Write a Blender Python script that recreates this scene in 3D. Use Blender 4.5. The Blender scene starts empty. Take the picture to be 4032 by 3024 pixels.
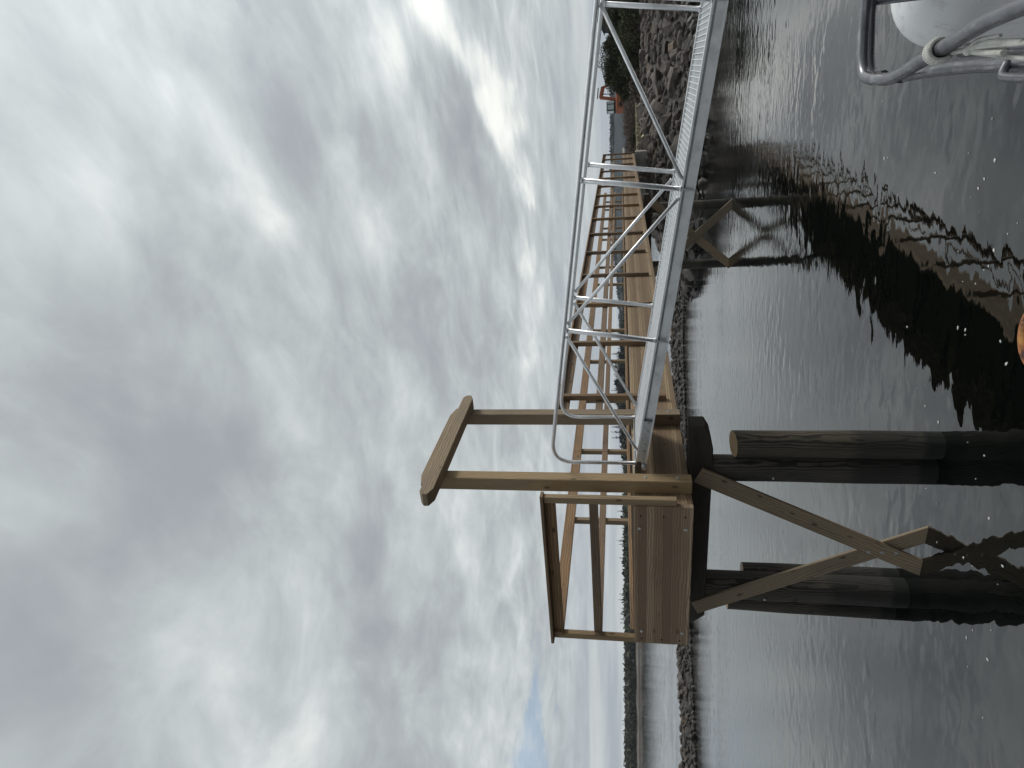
import bpy, bmesh, math, random
import numpy as np
from mathutils import Vector, Matrix, noise as mnoise

scene = bpy.context.scene
C = scene.collection
R = math.radians

# ------------------------------------------------------------------ camera
ZW = 3.78                                   # eye height above the water
PITCH, ROLL, F = 0.17902, 0.00819, 2579.4   # fitted to the photograph
cam_d = bpy.data.cameras.new("camera")
cam = bpy.data.objects.new("camera", cam_d); C.objects.link(cam)
cp, sp, cr, sr = math.cos(PITCH), math.sin(PITCH), math.cos(ROLL), math.sin(ROLL)
fw, up, rt = Vector((0, cp, sp)), Vector((0, -sp, cp)), Vector((1, 0, 0))
vx = -sr * rt - cr * up                     # the photo is stored lying on its side
vy = cr * rt - sr * up
cam.matrix_world = Matrix(((vx.x, vy.x, -fw.x, 0), (vx.y, vy.y, -fw.y, 0), (vx.z, vy.z, -fw.z, ZW), (0, 0, 0, 1)))
cam_d.sensor_width = 36.0
cam_d.lens = F / 4032 * 36
cam_d.clip_start = 0.05
cam_d.clip_end = 6000
scene.camera = cam

# ------------------------------------------------------------------ light and sky
SUN_AZ, SUN_EL = R(78), R(36)               # to the right of the view, ahead
scene.view_settings.view_transform = 'Standard'
scene.view_settings.look = 'None'
scene.view_settings.gamma = 1.0
scene.view_settings.exposure = 0.12

world = bpy.data.worlds.new("World"); scene.world = world
world.use_nodes = True
NT = None
def N(kind, **kw):
    n = NT.nodes.new(kind)
    for k, v in kw.items():
        if k == 'inp':
            for kk, vv in v.items():
                if isinstance(vv, bpy.types.NodeSocket): NT.links.new(vv, n.inputs[kk])
                else: n.inputs[kk].default_value = vv
        else: setattr(n, k, v)
    return n
def M(op, a, b=None, c=None, clamp=False):
    n = NT.nodes.new('ShaderNodeMath'); n.operation = op; n.use_clamp = clamp
    for i, v in enumerate((a, b, c)):
        if v is None: continue
        if isinstance(v, bpy.types.NodeSocket): NT.links.new(v, n.inputs[i])
        else: n.inputs[i].default_value = v
    return n.outputs[0]
def mapr(v, a, b, c=0.0, d=1.0, smooth=True):
    n = NT.nodes.new('ShaderNodeMapRange')
    if smooth: n.interpolation_type = 'SMOOTHSTEP'
    NT.links.new(v, n.inputs[0])
    for i, x in zip((1, 2, 3, 4), (a, b, c, d)): n.inputs[i].default_value = x
    return n.outputs[0]
def mixc(f, a, b, mode='MIX'):
    n = NT.nodes.new('ShaderNodeMix'); n.data_type = 'RGBA'; n.blend_type = mode
    for s, v in ((n.inputs[0], f), (n.inputs[6], a), (n.inputs[7], b)):
        if isinstance(v, bpy.types.NodeSocket): NT.links.new(v, s)
        elif s == n.inputs[0]: s.default_value = v
        else: s.default_value = (v[0], v[1], v[2], 1)
    return n.outputs[2]
def noise(vec, scale, detail=4, rough=.5, dist=0.0, lac=2.0, out=0):
    n = N('ShaderNodeTexNoise', inp={'Scale': scale, 'Detail': detail, 'Roughness': rough, 'Distortion': dist, 'Lacunarity': lac})
    NT.links.new(vec, n.inputs['Vector']); return n.outputs[out]
def mapping(vec, loc=(0, 0, 0), rot=(0, 0, 0), scale=(1, 1, 1)):
    n = N('ShaderNodeMapping', inp={'Location': loc, 'Rotation': rot, 'Scale': scale})
    NT.links.new(vec, n.inputs['Vector']); return n.outputs[0]

def build_world():
    global NT
    NT = world.node_tree; NT.nodes.clear()
    tc = N('ShaderNodeTexCoord').outputs['Generated']
    sky = N('ShaderNodeTexSky', sky_type='NISHITA', sun_disc=False, sun_elevation=SUN_EL, sun_rotation=SUN_AZ)
    nrm = N('ShaderNodeVectorMath', operation='NORMALIZE'); NT.links.new(tc, nrm.inputs[0]); d = nrm.outputs[0]
    sx = N('ShaderNodeSeparateXYZ'); NT.links.new(d, sx.inputs[0])
    z = M('MAXIMUM', sx.outputs[2], 0.0)
    zc = M('ADD', z, 0.075)
    cb = N('ShaderNodeCombineXYZ', inp={0: M('DIVIDE', sx.outputs[0], zc), 1: M('DIVIDE', sx.outputs[1], zc), 2: 0.0})
    pl = cb.outputs[0]
    # streets of cloud running away to the left
    def rs(vec, a, sc, loc=(0, 0, 0)): return mapping(mapping(vec, rot=(0, 0, R(a))), loc=loc, scale=sc)
    big = noise(rs(pl, -25, (1.0, .45, 1), (3.1, 1.7, 0)), 1.25, 4, .5, .3)
    med = noise(rs(pl, -30, (1.1, .7, 1), (7.3, 2.2, 1)), 3.0, 8, .58, .45)
    fin = noise(rs(pl, -28, (1.0, .85, 1), (2.3, 5.2, 1)), 8.5, 6, .6, .3)
    v = M('ADD', M('MULTIPLY', big, .32), M('ADD', M('MULTIPLY', med, .40), M('MULTIPLY', M('SUBTRACT', fin, .5), mapr(z, .05, .35, .04, .12))))
    v = M('ADD', v, .188)
    # the brighter rifts and darker bellies of the cloud sheet, each a soft streak across the dome
    dn = noise(rs(pl, -25, (1.0, .5, 1), (1.3, 4.4, 2)), 2.2, 5, .55, 0, out=1)
    dw = N('ShaderNodeVectorMath', operation='MULTIPLY_ADD'); NT.links.new(dn, dw.inputs[0]); dw.inputs[1].default_value = (.13, .10, .07)
    dsh = N('ShaderNodeVectorMath', operation='ADD'); NT.links.new(d, dsh.inputs[0]); dsh.inputs[1].default_value = (-.065, -.05, -.035)
    NT.links.new(dsh.outputs[0], dw.inputs[2]); dd = dw.outputs[0]
    def vm(op, a, b_, out=0):
        n = N('ShaderNodeVectorMath', operation=op)
        for i_, q in enumerate((a, b_)):
            if q is None: continue
            k_ = 3 if (op == 'SCALE' and i_ == 1) else i_
            if isinstance(q, bpy.types.NodeSocket): NT.links.new(q, n.inputs[k_])
            else: n.inputs[k_].default_value = q
        return n.outputs[out]
    STREAKS = [
     (.13, .042, [(.373, .745, .553), (.313, .80, .512), (.229, .844, .484)]),
     (.24, .026, [(.504, .826, .254), (.458, .86, .226), (.412, .893, .182), (.368, .913, .176)]),
     (.17, .017, [(.39, .90, .197), (.327, .931, .163), (.271, .952, .143)]),
     (.12, .045, [(.296, .868, .398), (.198, .907, .373)]), (.09, .03, [(.473, .828, .299), (.40, .848, .347)]),
     (.10, .020, [(.187, .971, .15), (.049, .988, .147)]), (.06, .05, [(-.26, .833, .489), (-.299, .838, .457)]),
     (.06, .07, [(-.339, .762, .552), (-.431, .769, .472)]), (.03, .05, [(-.136, .678, .722), (-.203, .68, .704)]),
     (.06, .016, [(-.12, .977, .175), (-.402, .903, .151)]), (.05, .07, [(.241, .712, .659), (.123, .681, .722)]),
     (.05, .03, [(.049, .974, .223), (-.049, .976, .21)]), (.10, .03, [(.56, .75, .35), (.66, .70, .27)]),
     (-.09, .05, [(.353, .818, .454), (.295, .863, .409)]), (-.09, .10, [(.117, .738, .664), (-.042, .827, .561)]),
     (-.08, .07, [(-.104, .803, .587), (-.204, .736, .645)]), (-.08, .055, [(-.245, .885, .396), (-.48, .818, .317)]),
     (-.05, .05, [(.307, .635, .709), (.357, .661, .66)]), (-.05, .04, [(.187, .936, .298), (.05, .967, .25)]),
     (-.05, .08, [(-.277, .651, .707), (-.408, .655, .636)]), (-.07, .03, [(.442, .863, .246), (.333, .915, .228)]),
     (-.05, .05, [(-.114, .835, .538), (-.185, .838, .513)])]
    for amp, wd, pts in STREAKS:
        best = None
        for a_, b_ in zip(pts[:-1], pts[1:]):
            a_, b_ = Vector(a_).normalized(), Vector(b_).normalized(); ab = b_ - a_
            pa = vm('SUBTRACT', dd, tuple(a_)); t_ = M('MULTIPLY', vm('DOT_PRODUCT', pa, tuple(ab), 1), 1 / ab.length_squared, clamp=True)
            sc_ = N('ShaderNodeVectorMath', operation='SCALE'); sc_.inputs[0].default_value = tuple(ab); NT.links.new(t_, sc_.inputs[3])
            ds = vm('LENGTH', vm('SUBTRACT', pa, sc_.outputs[0]), None, 1)
            best = ds if best is None else M('MINIMUM', best, ds)
        gq = M('EXPONENT', M('MULTIPLY', M('POWER', M('DIVIDE', best, wd), 2.0), -1.0))
        v = M('MULTIPLY_ADD', gq, amp, v)
    ramp = N('ShaderNodeValToRGB'); NT.links.new(v, ramp.inputs[0])
    cr_ = ramp.color_ramp; cr_.interpolation = 'B_SPLINE'
    while len(cr_.elements) > 1: cr_.elements.remove(cr_.elements[-1])
    stops = [(.40, (.33, .355, .385)), (.49, (.405, .435, .455)), (.56, (.495, .535, .545)), (.63, (.60, .637, .645)), (.71, (.78, .81, .79)), (.82, (.95, .96, .91))]
    cr_.elements[0].position = stops[0][0]; cr_.elements[0].color = (*stops[0][1], 1)
    for p_, c_ in stops[1:]:
        e = cr_.elements.new(p_); e.color = (*c_, 1)
    cloud = ramp.outputs[0]
    # flat pale haze of cloud low on the horizon
    hz = mapr(z, 0.015, .16, 0, 1)
    hn = noise(mapping(d, scale=(1.2, 1.2, 22)), 2.2, 4, .5, .2)
    hcol = mixc(mapr(hn, .38, .66), (.40, .44, .485), (.60, .635, .64))
    cloud = mixc(hz, hcol, cloud)
    # brighter towards the veiled sun and overhead
    sd = Vector((math.sin(SUN_AZ) * math.cos(SUN_EL), math.cos(SUN_AZ) * math.cos(SUN_EL), math.sin(SUN_EL)))
    dt = N('ShaderNodeVectorMath', operation='DOT_PRODUCT'); NT.links.new(d, dt.inputs[0]); dt.inputs[1].default_value = sd
    g = mapr(dt.outputs['Value'], .55, 1.0, .98, 1.5)
    zen = mapr(z, .80, 1.0, 1.0, 2.2)
    back = mapr(sx.outputs[1], .30, -.4, 1.0, .6)
    g = M('MULTIPLY', M('MULTIPLY', g, zen), back)
    gv = N('ShaderNodeCombineXYZ', inp={0: g, 1: g, 2: g})
    cloud = mixc(1.0, cloud, gv.outputs[0], 'MULTIPLY')
    # one gap of blue low on the left
    gd = Vector((-.50, .845, .135)).normalized()
    dg = N('ShaderNodeVectorMath', operation='SUBTRACT'); NT.links.new(d, dg.inputs[0]); dg.inputs[1].default_value = gd
    sg = N('ShaderNodeVectorMath', operation='LENGTH'); ms = mapping(dg.outputs[0], scale=(.9, .9, 4.0)); NT.links.new(ms, sg.inputs[0])
    gap = M('ADD', sg.outputs['Value'], M('MULTIPLY', M('SUBTRACT', med, .5), .35))
    gapf = mapr(gap, .03, .12, .5, 0)
    blue = N('ShaderNodeVectorMath', operation='SCALE'); NT.links.new(sky.outputs[0], blue.inputs[0]); blue.inputs[3].default_value = .10
    sc10 = N('ShaderNodeVectorMath', operation='SCALE'); NT.links.new(cloud, sc10.inputs[0]); sc10.inputs[3].default_value = 10.0
    bl = mixc(.55, sky.outputs[0], (2.2, 3.9, 6.6))
    col = mixc(gapf, sc10.outputs[0], bl)
    bg = N('ShaderNodeBackground', inp={'Strength': .1}); NT.links.new(col, bg.inputs[0])
    out = N('ShaderNodeOutputWorld'); NT.links.new(bg.outputs[0], out.inputs[0])
build_world()

sun_d = bpy.data.lights.new("sun", 'SUN'); sun_d.energy = 1.5; sun_d.angle = R(14); sun_d.color = (1, .96, .89)
sun = bpy.data.objects.new("sun", sun_d); C.objects.link(sun)
sdir = Vector((math.sin(SUN_AZ) * math.cos(SUN_EL), math.cos(SUN_AZ) * math.cos(SUN_EL), math.sin(SUN_EL)))
sun.rotation_euler = sdir.to_track_quat('Z', 'Y').to_euler()
sun.location = (40, 30, 60)

# ------------------------------------------------------------------ materials
def material(name, build, **kw):
    global NT
    m = bpy.data.materials.new(name); m.use_nodes = True
    NT = m.node_tree; NT.nodes.clear()
    b = N('ShaderNodeBsdfPrincipled'); o = N('ShaderNodeOutputMaterial'); NT.links.new(b.outputs[0], o.inputs[0])
    for k, v in kw.items(): b.inputs[k.replace('_', ' ')].default_value = v
    build(b); return m
def L(a, b): NT.links.new(a, b)
def bump(b, h, strength=.3, dist=.01, prev=None):
    n = N('ShaderNodeBump', inp={'Strength': strength, 'Distance': dist}); L(h, n.inputs['Height'])
    if prev is not None: L(prev, n.inputs['Normal'])
    if b is not None: L(n.outputs[0], b.inputs['Normal'])
    return n.outputs[0]
def obj_co():
    tc = N('ShaderNodeTexCoord'); oi = N('ShaderNodeObjectInfo')
    off = N('ShaderNodeCombineXYZ', inp={0: M('MULTIPLY', oi.outputs['Random'], 37.0), 1: M('MULTIPLY', oi.outputs['Random'], 11.3), 2: M('MULTIPLY', oi.outputs['Random'], 5.7)})
    ad = N('ShaderNodeVectorMath', operation='ADD'); L(tc.outputs['Object'], ad.inputs[0]); L(off.outputs[0], ad.inputs[1])
    return tc.outputs['Object'], ad.outputs[0], oi.outputs['Random']
def geo_z():
    g = N('ShaderNodeNewGeometry'); s = N('ShaderNodeSeparateXYZ'); L(g.outputs['Position'], s.inputs[0])
    return g.outputs['Position'], s.outputs

def wood_mat(name, light, mid, dark, laminate=0.0, stain=False, rough=.72, weather=.0):
    def b_(b):
        o, co, rnd = obj_co()
        # growth rings cut along the board: long stretched bands with gentle cathedrals
        warp = noise(mapping(co, scale=(.9, 2.2, 2.2)), 1.6, 3, .55, 0, out=1)
        wv = N('ShaderNodeVectorMath', operation='MULTIPLY_ADD'); L(warp, wv.inputs[0]); wv.inputs[1].default_value = (.25, .055, .055); L(co, wv.inputs[2])
        rings = N('ShaderNodeTexWave', wave_type='RINGS', rings_direction='X', inp={'Scale': 20.0, 'Distortion': 2.2, 'Detail': 2.0, 'Detail Scale': .7, 'Detail Roughness': .5})
        L(mapping(wv.outputs[0], loc=(0, .11, .07), scale=(.022, 1, 1)), rings.inputs['Vector'])
        fine = noise(mapping(co, scale=(2.5, 60, 60)), 3.0, 4, .6)
        blot = noise(mapping(co, scale=(.5, 2, 2)), 2.0, 4, .6)
        g1 = mapr(rings.outputs['Fac'], .15, .95)
        t = M('ADD', M('MULTIPLY', g1, .50), M('MULTIPLY', fine, .50))
        col = mixc(mapr(t, .2, .8), light, mid)
        col = mixc(mapr(blot, .45, .8, 0, .6), col, dark)
        vo = N('ShaderNodeTexVoronoi', inp={'Scale': 1.0, 'Randomness': 1.0}); L(mapping(co, scale=(2.6, 5.5, 5.5)), vo.inputs['Vector'])
        kn = mapr(vo.outputs['Distance'], .05, .17, 1, 0)
        col = mixc(M('MULTIPLY', kn, .8), col, (dark[0] * .42, dark[1] * .36, dark[2] * .32))
        ck = noise(mapping(co, scale=(.9, 34, 34)), 2.4, 3, .55)
        col = mixc(mapr(ck, .66, .73, 0, .7), col, (dark[0] * .3, dark[1] * .27, dark[2] * .25))
        gy = noise(mapping(co, loc=(4, 2, 1), scale=(.35, 1.6, 1.6)), 2.2, 5, .62)
        col = mixc(mapr(gy, .50, .72, 0, .42), col, (mid[0] * .72, mid[0] * .66, mid[0] * .56))
        if laminate > 0:
            s = N('ShaderNodeSeparateXYZ'); L(o, s.inputs[0])
            q = M('DIVIDE', s.outputs[2], laminate)
            fl = M('FLOOR', q)
            wn = N('ShaderNodeTexWhiteNoise', noise_dimensions='1D'); L(M('ADD', fl, 3.7), wn.inputs['W'])
            col = mixc(M('MULTIPLY', wn.outputs['Value'], .9), col, (mid[0] * .62, mid[1] * .58, mid[2] * .56))
            fr = M('ABSOLUTE', M('SUBTRACT', M('FRACT', q), .5))
            col = mixc(mapr(fr, .47, .495, 0, .55), col, (dark[0] * .3, dark[1] * .3, dark[2] * .3))
        br = N('ShaderNodeHueSaturation', inp={'Value': M('ADD', M('MULTIPLY', rnd, .34), .82), 'Saturation': M('ADD', M('MULTIPLY', rnd, .25), .85 - weather)})
        L(col, br.inputs['Color']); col = br.outputs[0]
        if stain:
            pos, zz = geo_z()
            n = noise(mapping(pos, scale=(3.5, 3.5, .9)), 2.2, 6, .68)
            h = M('ADD', zz[2], M('MULTIPLY', M('SUBTRACT', n, .5), .35))
            col = mixc(mapr(h, .90, 1.12, .62, 0), col, (.012, .013, .013))
            col = mixc(mapr(M('ADD', zz[2], M('MULTIPLY', M('SUBTRACT', n, .5), .22)), .17, .26, .96, 0), col, (.005, .008, .006))
            n2 = noise(mapping(pos, scale=(4, 4, .8)), 2.0, 4, .6)
            col = mixc(mapr(n2, .55, .8, 0, .35), col, (.05, .06, .035))
        L(col, b.inputs['Base Color'])
        ra = M('ADD', rough - .08, M('MULTIPLY', fine, .2)); L(ra, b.inputs['Roughness'])
        bump(b, M('ADD', M('MULTIPLY', fine, .7), M('MULTIPLY', g1, .3)), (.9 if stain else .45), (.009 if stain else .004))
    return material(name, b_, Roughness=rough)

MAT = {}
MAT['pine'] = wood_mat('treated pine', (.36, .268, .158), (.235, .162, .092), (.14, .092, .052))
MAT['rail'] = wood_mat('rail pine', (.29, .19, .108), (.185, .115, .063), (.10, .06, .036))
MAT['glulam'] = wood_mat('glulam pine', (.40, .29, .172), (.27, .185, .105), (.16, .105, .058), laminate=.072)
MAT['glulam_end'] = wood_mat('end board pine', (.50, .37, .25), (.30, .21, .135), (.13, .085, .055), laminate=.103)
MAT['brace'] = wood_mat('brace pine', (.31, .24, .165), (.19, .145, .095), (.10, .073, .05), stain=False)
MAT['pile'] = wood_mat('tarred pile', (.125, .098, .062), (.026, .021, .016), (.010, .009, .008), stain=True, weather=.25)
MAT['cap'] = wood_mat('creosoted cap', (.060, .042, .030), (.038, .028, .021), (.018, .014, .012), weather=.1)
MAT['deck'] = wood_mat('deck boards', (.20, .15, .10), (.14, .10, .065), (.08, .055, .035))
MAT['sawn'] = wood_mat('sawn pile end', (.46, .34, .22), (.36, .26, .16), (.24, .16, .10))

def metal_b(base, r0, r1, dirt=.3, met=1.0):
    def f(b):
        o, co, rnd = obj_co()
        n = noise(co, 6.0, 6, .65); n2 = noise(mapping(co, scale=(1, 1, 1)), 45.0, 3, .6)
        col = mixc(mapr(n, .45, .75, 0, dirt), base, (base[0] * .45, base[1] * .45, base[2] * .45))
        L(col, b.inputs['Base Color'])
        L(mapr(n, .3, .7, r0, r1), b.inputs['Roughness'])
        b.inputs['Metallic'].default_value = met
        bump(b, n2, .08, .002)
    return f
MAT['alu'] = material('brushed aluminium', metal_b((.84, .85, .87), .30, .46, .4, .72))
MAT['alu_dull'] = material('dull mill aluminium', metal_b((.56, .58, .60), .42, .6, .6, .7))
MAT['alu_tread'] = material('aluminium tread', metal_b((.40, .42, .43), .42, .6, .35, .8))
MAT['galv'] = material('galvanised bolt', metal_b((.62, .62, .62), .4, .55, .2))
MAT['dark_hole'] = material('bolt hole', lambda b: None, Base_Color=(.012, .009, .007, 1), Roughness=.9)

def paint_rail(b):
    o, co, rnd = obj_co()
    n = noise(co, 9.0, 6, .65); n2 = noise(co, 70.0, 3, .6)
    st = noise(mapping(co, scale=(3, 3, 40)), 2.0, 4, .6)
    col = mixc(mapr(n, .4, .7, 0, .6), (.20, .205, .22), (.125, .13, .145))
    col = mixc(mapr(st, .54, .7, 0, .65), col, (.42, .42, .43))
    L(col, b.inputs['Base Color']); L(mapr(n, .3, .7, .24, .5), b.inputs['Roughness'])
    bump(b, n2, .12, .002)
MAT['grey_pipe'] = material('weathered grey pipe', paint_rail, Metallic=.8)
def fend(b):
    o, co, rnd = obj_co()
    n = noise(co, 3.0, 6, .6); sp_ = N('ShaderNodeTexVoronoi', inp={'Scale': 5.5}); L(co, sp_.inputs['Vector'])
    col = mixc(mapr(n, .45, .75, 0, .5), (.84, .85, .86), (.66, .67, .68))
    col = mixc(mapr(sp_.outputs['Distance'], .03, .06, .6, 0), col, (.12, .12, .12))
    gr = noise(mapping(co, scale=(5, 5, .7)), 3.0, 6, .65); col = mixc(mapr(gr, .52, .74, 0, .45), col, (.30, .29, .26))
    sc_ = noise(mapping(co, scale=(1, 1, 8)), 14.0, 4, .7); col = mixc(mapr(sc_, .64, .72, 0, .5), col, (.35, .35, .35))
    L(col, b.inputs['Base Color']); bump(b, n, .1, .004)
MAT['fender'] = material('scuffed white vinyl', fend, Roughness=.42)
def rope_b(b):
    o, co, rnd = obj_co()
    w = N('ShaderNodeTexWave', inp={'Scale': 55.0, 'Distortion': 1.5}); L(co, w.inputs['Vector'])
    n = noise(co, 12.0, 4, .6)
    L(mixc(mapr(n, .4, .7), (.62, .62, .58), (.42, .42, .38)), b.inputs['Base Color'])
    bump(b, w.outputs['Fac'], .8, .003)
MAT['rope'] = material('white rope', rope_b, Roughness=.9)
def rust_b(b):
    o, co, rnd = obj_co()
    n = noise(co, 22.0, 8, .7); n2 = noise(co, 7.0, 4, .6)
    col = mixc(mapr(n, .42, .58), (.06, .028, .022), (.36, .13, .04))
    col = mixc(mapr(n2, .5, .68, 0, .8), col, (.52, .26, .07))
    L(col, b.inputs['Base Color']); bump(b, n, .9, .006)
MAT['rust'] = material('flaking rust', rust_b, Roughness=.85)

def rock_b(b):
    o, co, rnd = obj_co()
    n = noise(co, 1.8, 8, .62); n2 = noise(co, 9.0, 6, .65); vo = N('ShaderNodeTexVoronoi', feature='DISTANCE_TO_EDGE', inp={'Scale': 1.6}); L(co, vo.inputs['Vector'])
    c1 = mixc(rnd, (.085, .073, .065), (.205, .18, .158))
    col = mixc(mapr(n, .35, .7), c1, (.065, .053, .046))
    col = mixc(mapr(n2, .55, .75, 0, .5), col, (.23, .205, .18))
    rr = mapr(M('FRACT', M('MULTIPLY', rnd, 7.31)), .955, .965, 0, .6, False)
    col = mixc(rr, col, (.27, .20, .135))
    pos, zz = geo_z()
    h = M('ADD', zz[2], M('MULTIPLY', M('SUBTRACT', noise(pos, .8, 4, .6), .5), .7))
    col = mixc(mapr(h, .25, .75, .72, 0), col, (.022, .020, .016))
    L(col, b.inputs['Base Color'])
    L(mapr(h, .2, .7, .55, .9), b.inputs['Roughness'])
    nb = bump(None, n, .8, .05)
    bump(b, n2, .6, .03, nb)
MAT['rock'] = material('shore rock', rock_b, Roughness=.88)

def land_b(b):
    pos, zz = geo_z()
    n = noise(pos, .35, 6, .6); n2 = noise(pos, 3.0, 6, .65); n3 = noise(pos, .06, 4, .5)
    soil = mixc(mapr(n2, .35, .7), (.085, .060, .045), (.17, .13, .10))
    red = mixc(mapr(n, .45, .62), soil, (.095, .045, .035))
    grass = mixc(mapr(n2, .3, .7), (.075, .085, .028), (.16, .155, .06))
    dry = mixc(mapr(n2, .3, .7), (.16, .12, .075), (.085, .065, .045))
    f_in = mapr(zz[1], 54, 62)
    col = mixc(mapr(n, .40, .55), red, dry)
    gr = mixc(mapr(n3, .40, .52), dry, grass)
    col = mixc(f_in, col, gr)
    h = M('ADD', zz[2], M('MULTIPLY', M('SUBTRACT', n, .5), .8))
    grav = mixc(mapr(noise(pos, 7.0, 5, .7), .35, .68), (.03, .027, .024), (.15, .135, .12))
    col = mixc(mapr(h, 1.9, 2.6, 1, 0), col, grav)
    col = mixc(mapr(h, .2, .7, .7, 0), col, (.022, .020, .016))
    L(col, b.inputs['Base Color'])
    bump(b, n2, .8, .15)
MAT['land'] = material('shore ground', land_b, Roughness=.95)

def farland_b(b):
    pos, zz = geo_z()
    n = noise(pos, .12, 6, .65); n2 = noise(pos, .9, 4, .6)
    col = mixc(mapr(n, .4, .6), (.13, .105, .09), (.22, .19, .165))
    col = mixc(mapr(n2, .5, .7, 0, .6), col, (.06, .05, .042))
    col = mixc(mapr(zz[2], 2.0, 3.2), col, (.035, .042, .022))
    col = mixc(mapr(zz[2], .3, .8, .9, 0), col, (.03, .026, .024))
    L(col, b.inputs['Base Color'])
MAT['farland'] = material('far shore ground', farland_b, Roughness=.95)
def hill_b(b):
    pos, zz = geo_z()
    n = noise(mapping(pos, scale=(1, 1, 3)), .03, 8, .7); 
    L(mixc(mapr(n, .35, .65), (.018, .027, .033), (.036, .047, .053)), b.inputs['Base Color'])  # bluish tint of distance haze put into the hill's base colour
    bump(b, n, 1, 6)
MAT['hill'] = material('wooded hill', hill_b, Roughness=1)

def leaf_mat(name, a, c, d):
    def f(b):
        o, co, rnd = obj_co()
        n = noise(o, 1.7, 3, .6); g = N('ShaderNodeNewGeometry'); rp = g.outputs['Random Per Island']
        col = mixc(rp, a, c); col = mixc(mapr(n, .45, .65, 0, .8), col, d)
        L(col, b.inputs['Base Color'])
    return material(name, f, Roughness=.8)
MAT['leaf_dark'] = leaf_mat('dark evergreen', (.024, .032, .013), (.066, .074, .026), (.045, .036, .020))
MAT['leaf_olive'] = leaf_mat('olive scrub', (.038, .046, .018), (.085, .090, .034), (.060, .046, .026))
MAT['far_leaf'] = leaf_mat('far forest green', (.026, .036, .018), (.060, .070, .030), (.040, .040, .022))
MAT['far_conifer'] = leaf_mat('far conifer', (.016, .024, .018), (.036, .046, .030), (.022, .028, .020))
MAT['hill_leaf'] = leaf_mat('hazy hill forest', (.020, .030, .036), (.034, .046, .052), (.024, .034, .040))  # leaf colours painted with the blue of distance haze, to match the hill
MAT['twig'] = leaf_mat('bare twig', (.10, .075, .058), (.17, .135, .11), (.075, .055, .045))
MAT['bark'] = material('bark', lambda b: None, Base_Color=(.07, .055, .045, 1), Roughness=.95)
MAT['orange'] = material('orange machine paint', metal_b((.36, .10, .04), .5, .7, .55, 0))
MAT['black'] = material('black rubber and steel', lambda b: None, Base_Color=(.018, .018, .02, 1), Roughness=.6)
MAT['glass'] = material('cab glass', lambda b: None, Base_Color=(.42, .47, .47, 1), Roughness=.08, Metallic=.7)
MAT['siding'] = material('slate grey siding', lambda b: None, Base_Color=(.075, .080, .09, 1), Roughness=.8)
MAT['roofing'] = material('charcoal shingles', lambda b: None, Base_Color=(.045, .045, .048, 1), Roughness=.9)
MAT['trim'] = material('white trim', lambda b: None, Base_Color=(.72, .73, .70, 1), Roughness=.6)
MAT['buoy_white'] = material('faded white buoy', lambda b: None, Base_Color=(.66, .64, .55, 1), Roughness=.6)
MAT['buoy_yellow'] = material('pale yellow buoy', lambda b: None, Base_Color=(.78, .76, .38, 1), Roughness=.6)
MAT['foam'] = material('foam', lambda b: None, Base_Color=(.75, .76, .72, 1), Roughness=.9)
def conc(b):
    o, co, rnd = obj_co(); n = noise(co, 4, 6, .6)
    L(mixc(mapr(n, .3, .7), (.30, .285, .26), (.42, .40, .37)), b.inputs['Base Color'])
MAT['concrete'] = material('concrete', conc, Roughness=.9)

def water_b(b):
    pos, zz = geo_z()
    # wind lanes: where the ripples are strong and where the surface lies smooth
    lane = noise(mapping(mapping(pos, rot=(0, 0, R(12))), scale=(.035, .16, 1)), 1.0, 4, .6, .6)
    lane2 = noise(mapping(pos, rot=(0, 0, R(-8)), scale=(.35, .8, 1)), 1.0, 3, .5, .4)
    dist = mapr(zz[1], 8, 28, .035, 1.0)
    wind = M('MULTIPLY', M('MULTIPLY', mapr(lane, .38, .62, .35, 1.0), dist), mapr(zz[1], 45, 100, 1.0, .07))
    def rs(a, sc): return mapping(mapping(pos, rot=(0, 0, R(a))), scale=sc)
    swell = noise(rs(15, (1, 1.3, 1)), 2.1, 1.4, .4, .2)
    mid_ = noise(rs(-12, (1, 1.8, 1)), 4.6, 2, .5, .2)
    fine = noise(rs(5, (1, 1.7, 1)), 15.0, 4, .6)
    n1n = N('ShaderNodeBump', inp={'Strength': 1.0}); L(swell, n1n.inputs['Height']); L(mapr(lane2, .40, .62, .0045, .0175), n1n.inputs['Distance']); n1 = n1n.outputs[0]
    n2 = N('ShaderNodeBump', inp={'Strength': 1.0}); L(mid_, n2.inputs['Height']); L(n1, n2.inputs['Normal'])
    L(M('ADD', M('MULTIPLY', wind, .0062), M('MULTIPLY', lane2, .0010)), n2.inputs['Distance'])
    n3 = N('ShaderNodeBump', inp={'Strength': 1.0}); L(fine, n3.inputs['Height']); L(n2.outputs[0], n3.inputs['Normal'])
    L(M('MULTIPLY', wind, .0017), n3.inputs['Distance'])
    L(n3.outputs[0], b.inputs['Normal'])
    L(mapr(zz[1], 15, 200, .0, .025, False), b.inputs['Roughness'])
MAT['water'] = material('harbour water', water_b, Base_Color=(.003, .0042, .0036, 1), IOR=1.74, Roughness=.02)

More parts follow.
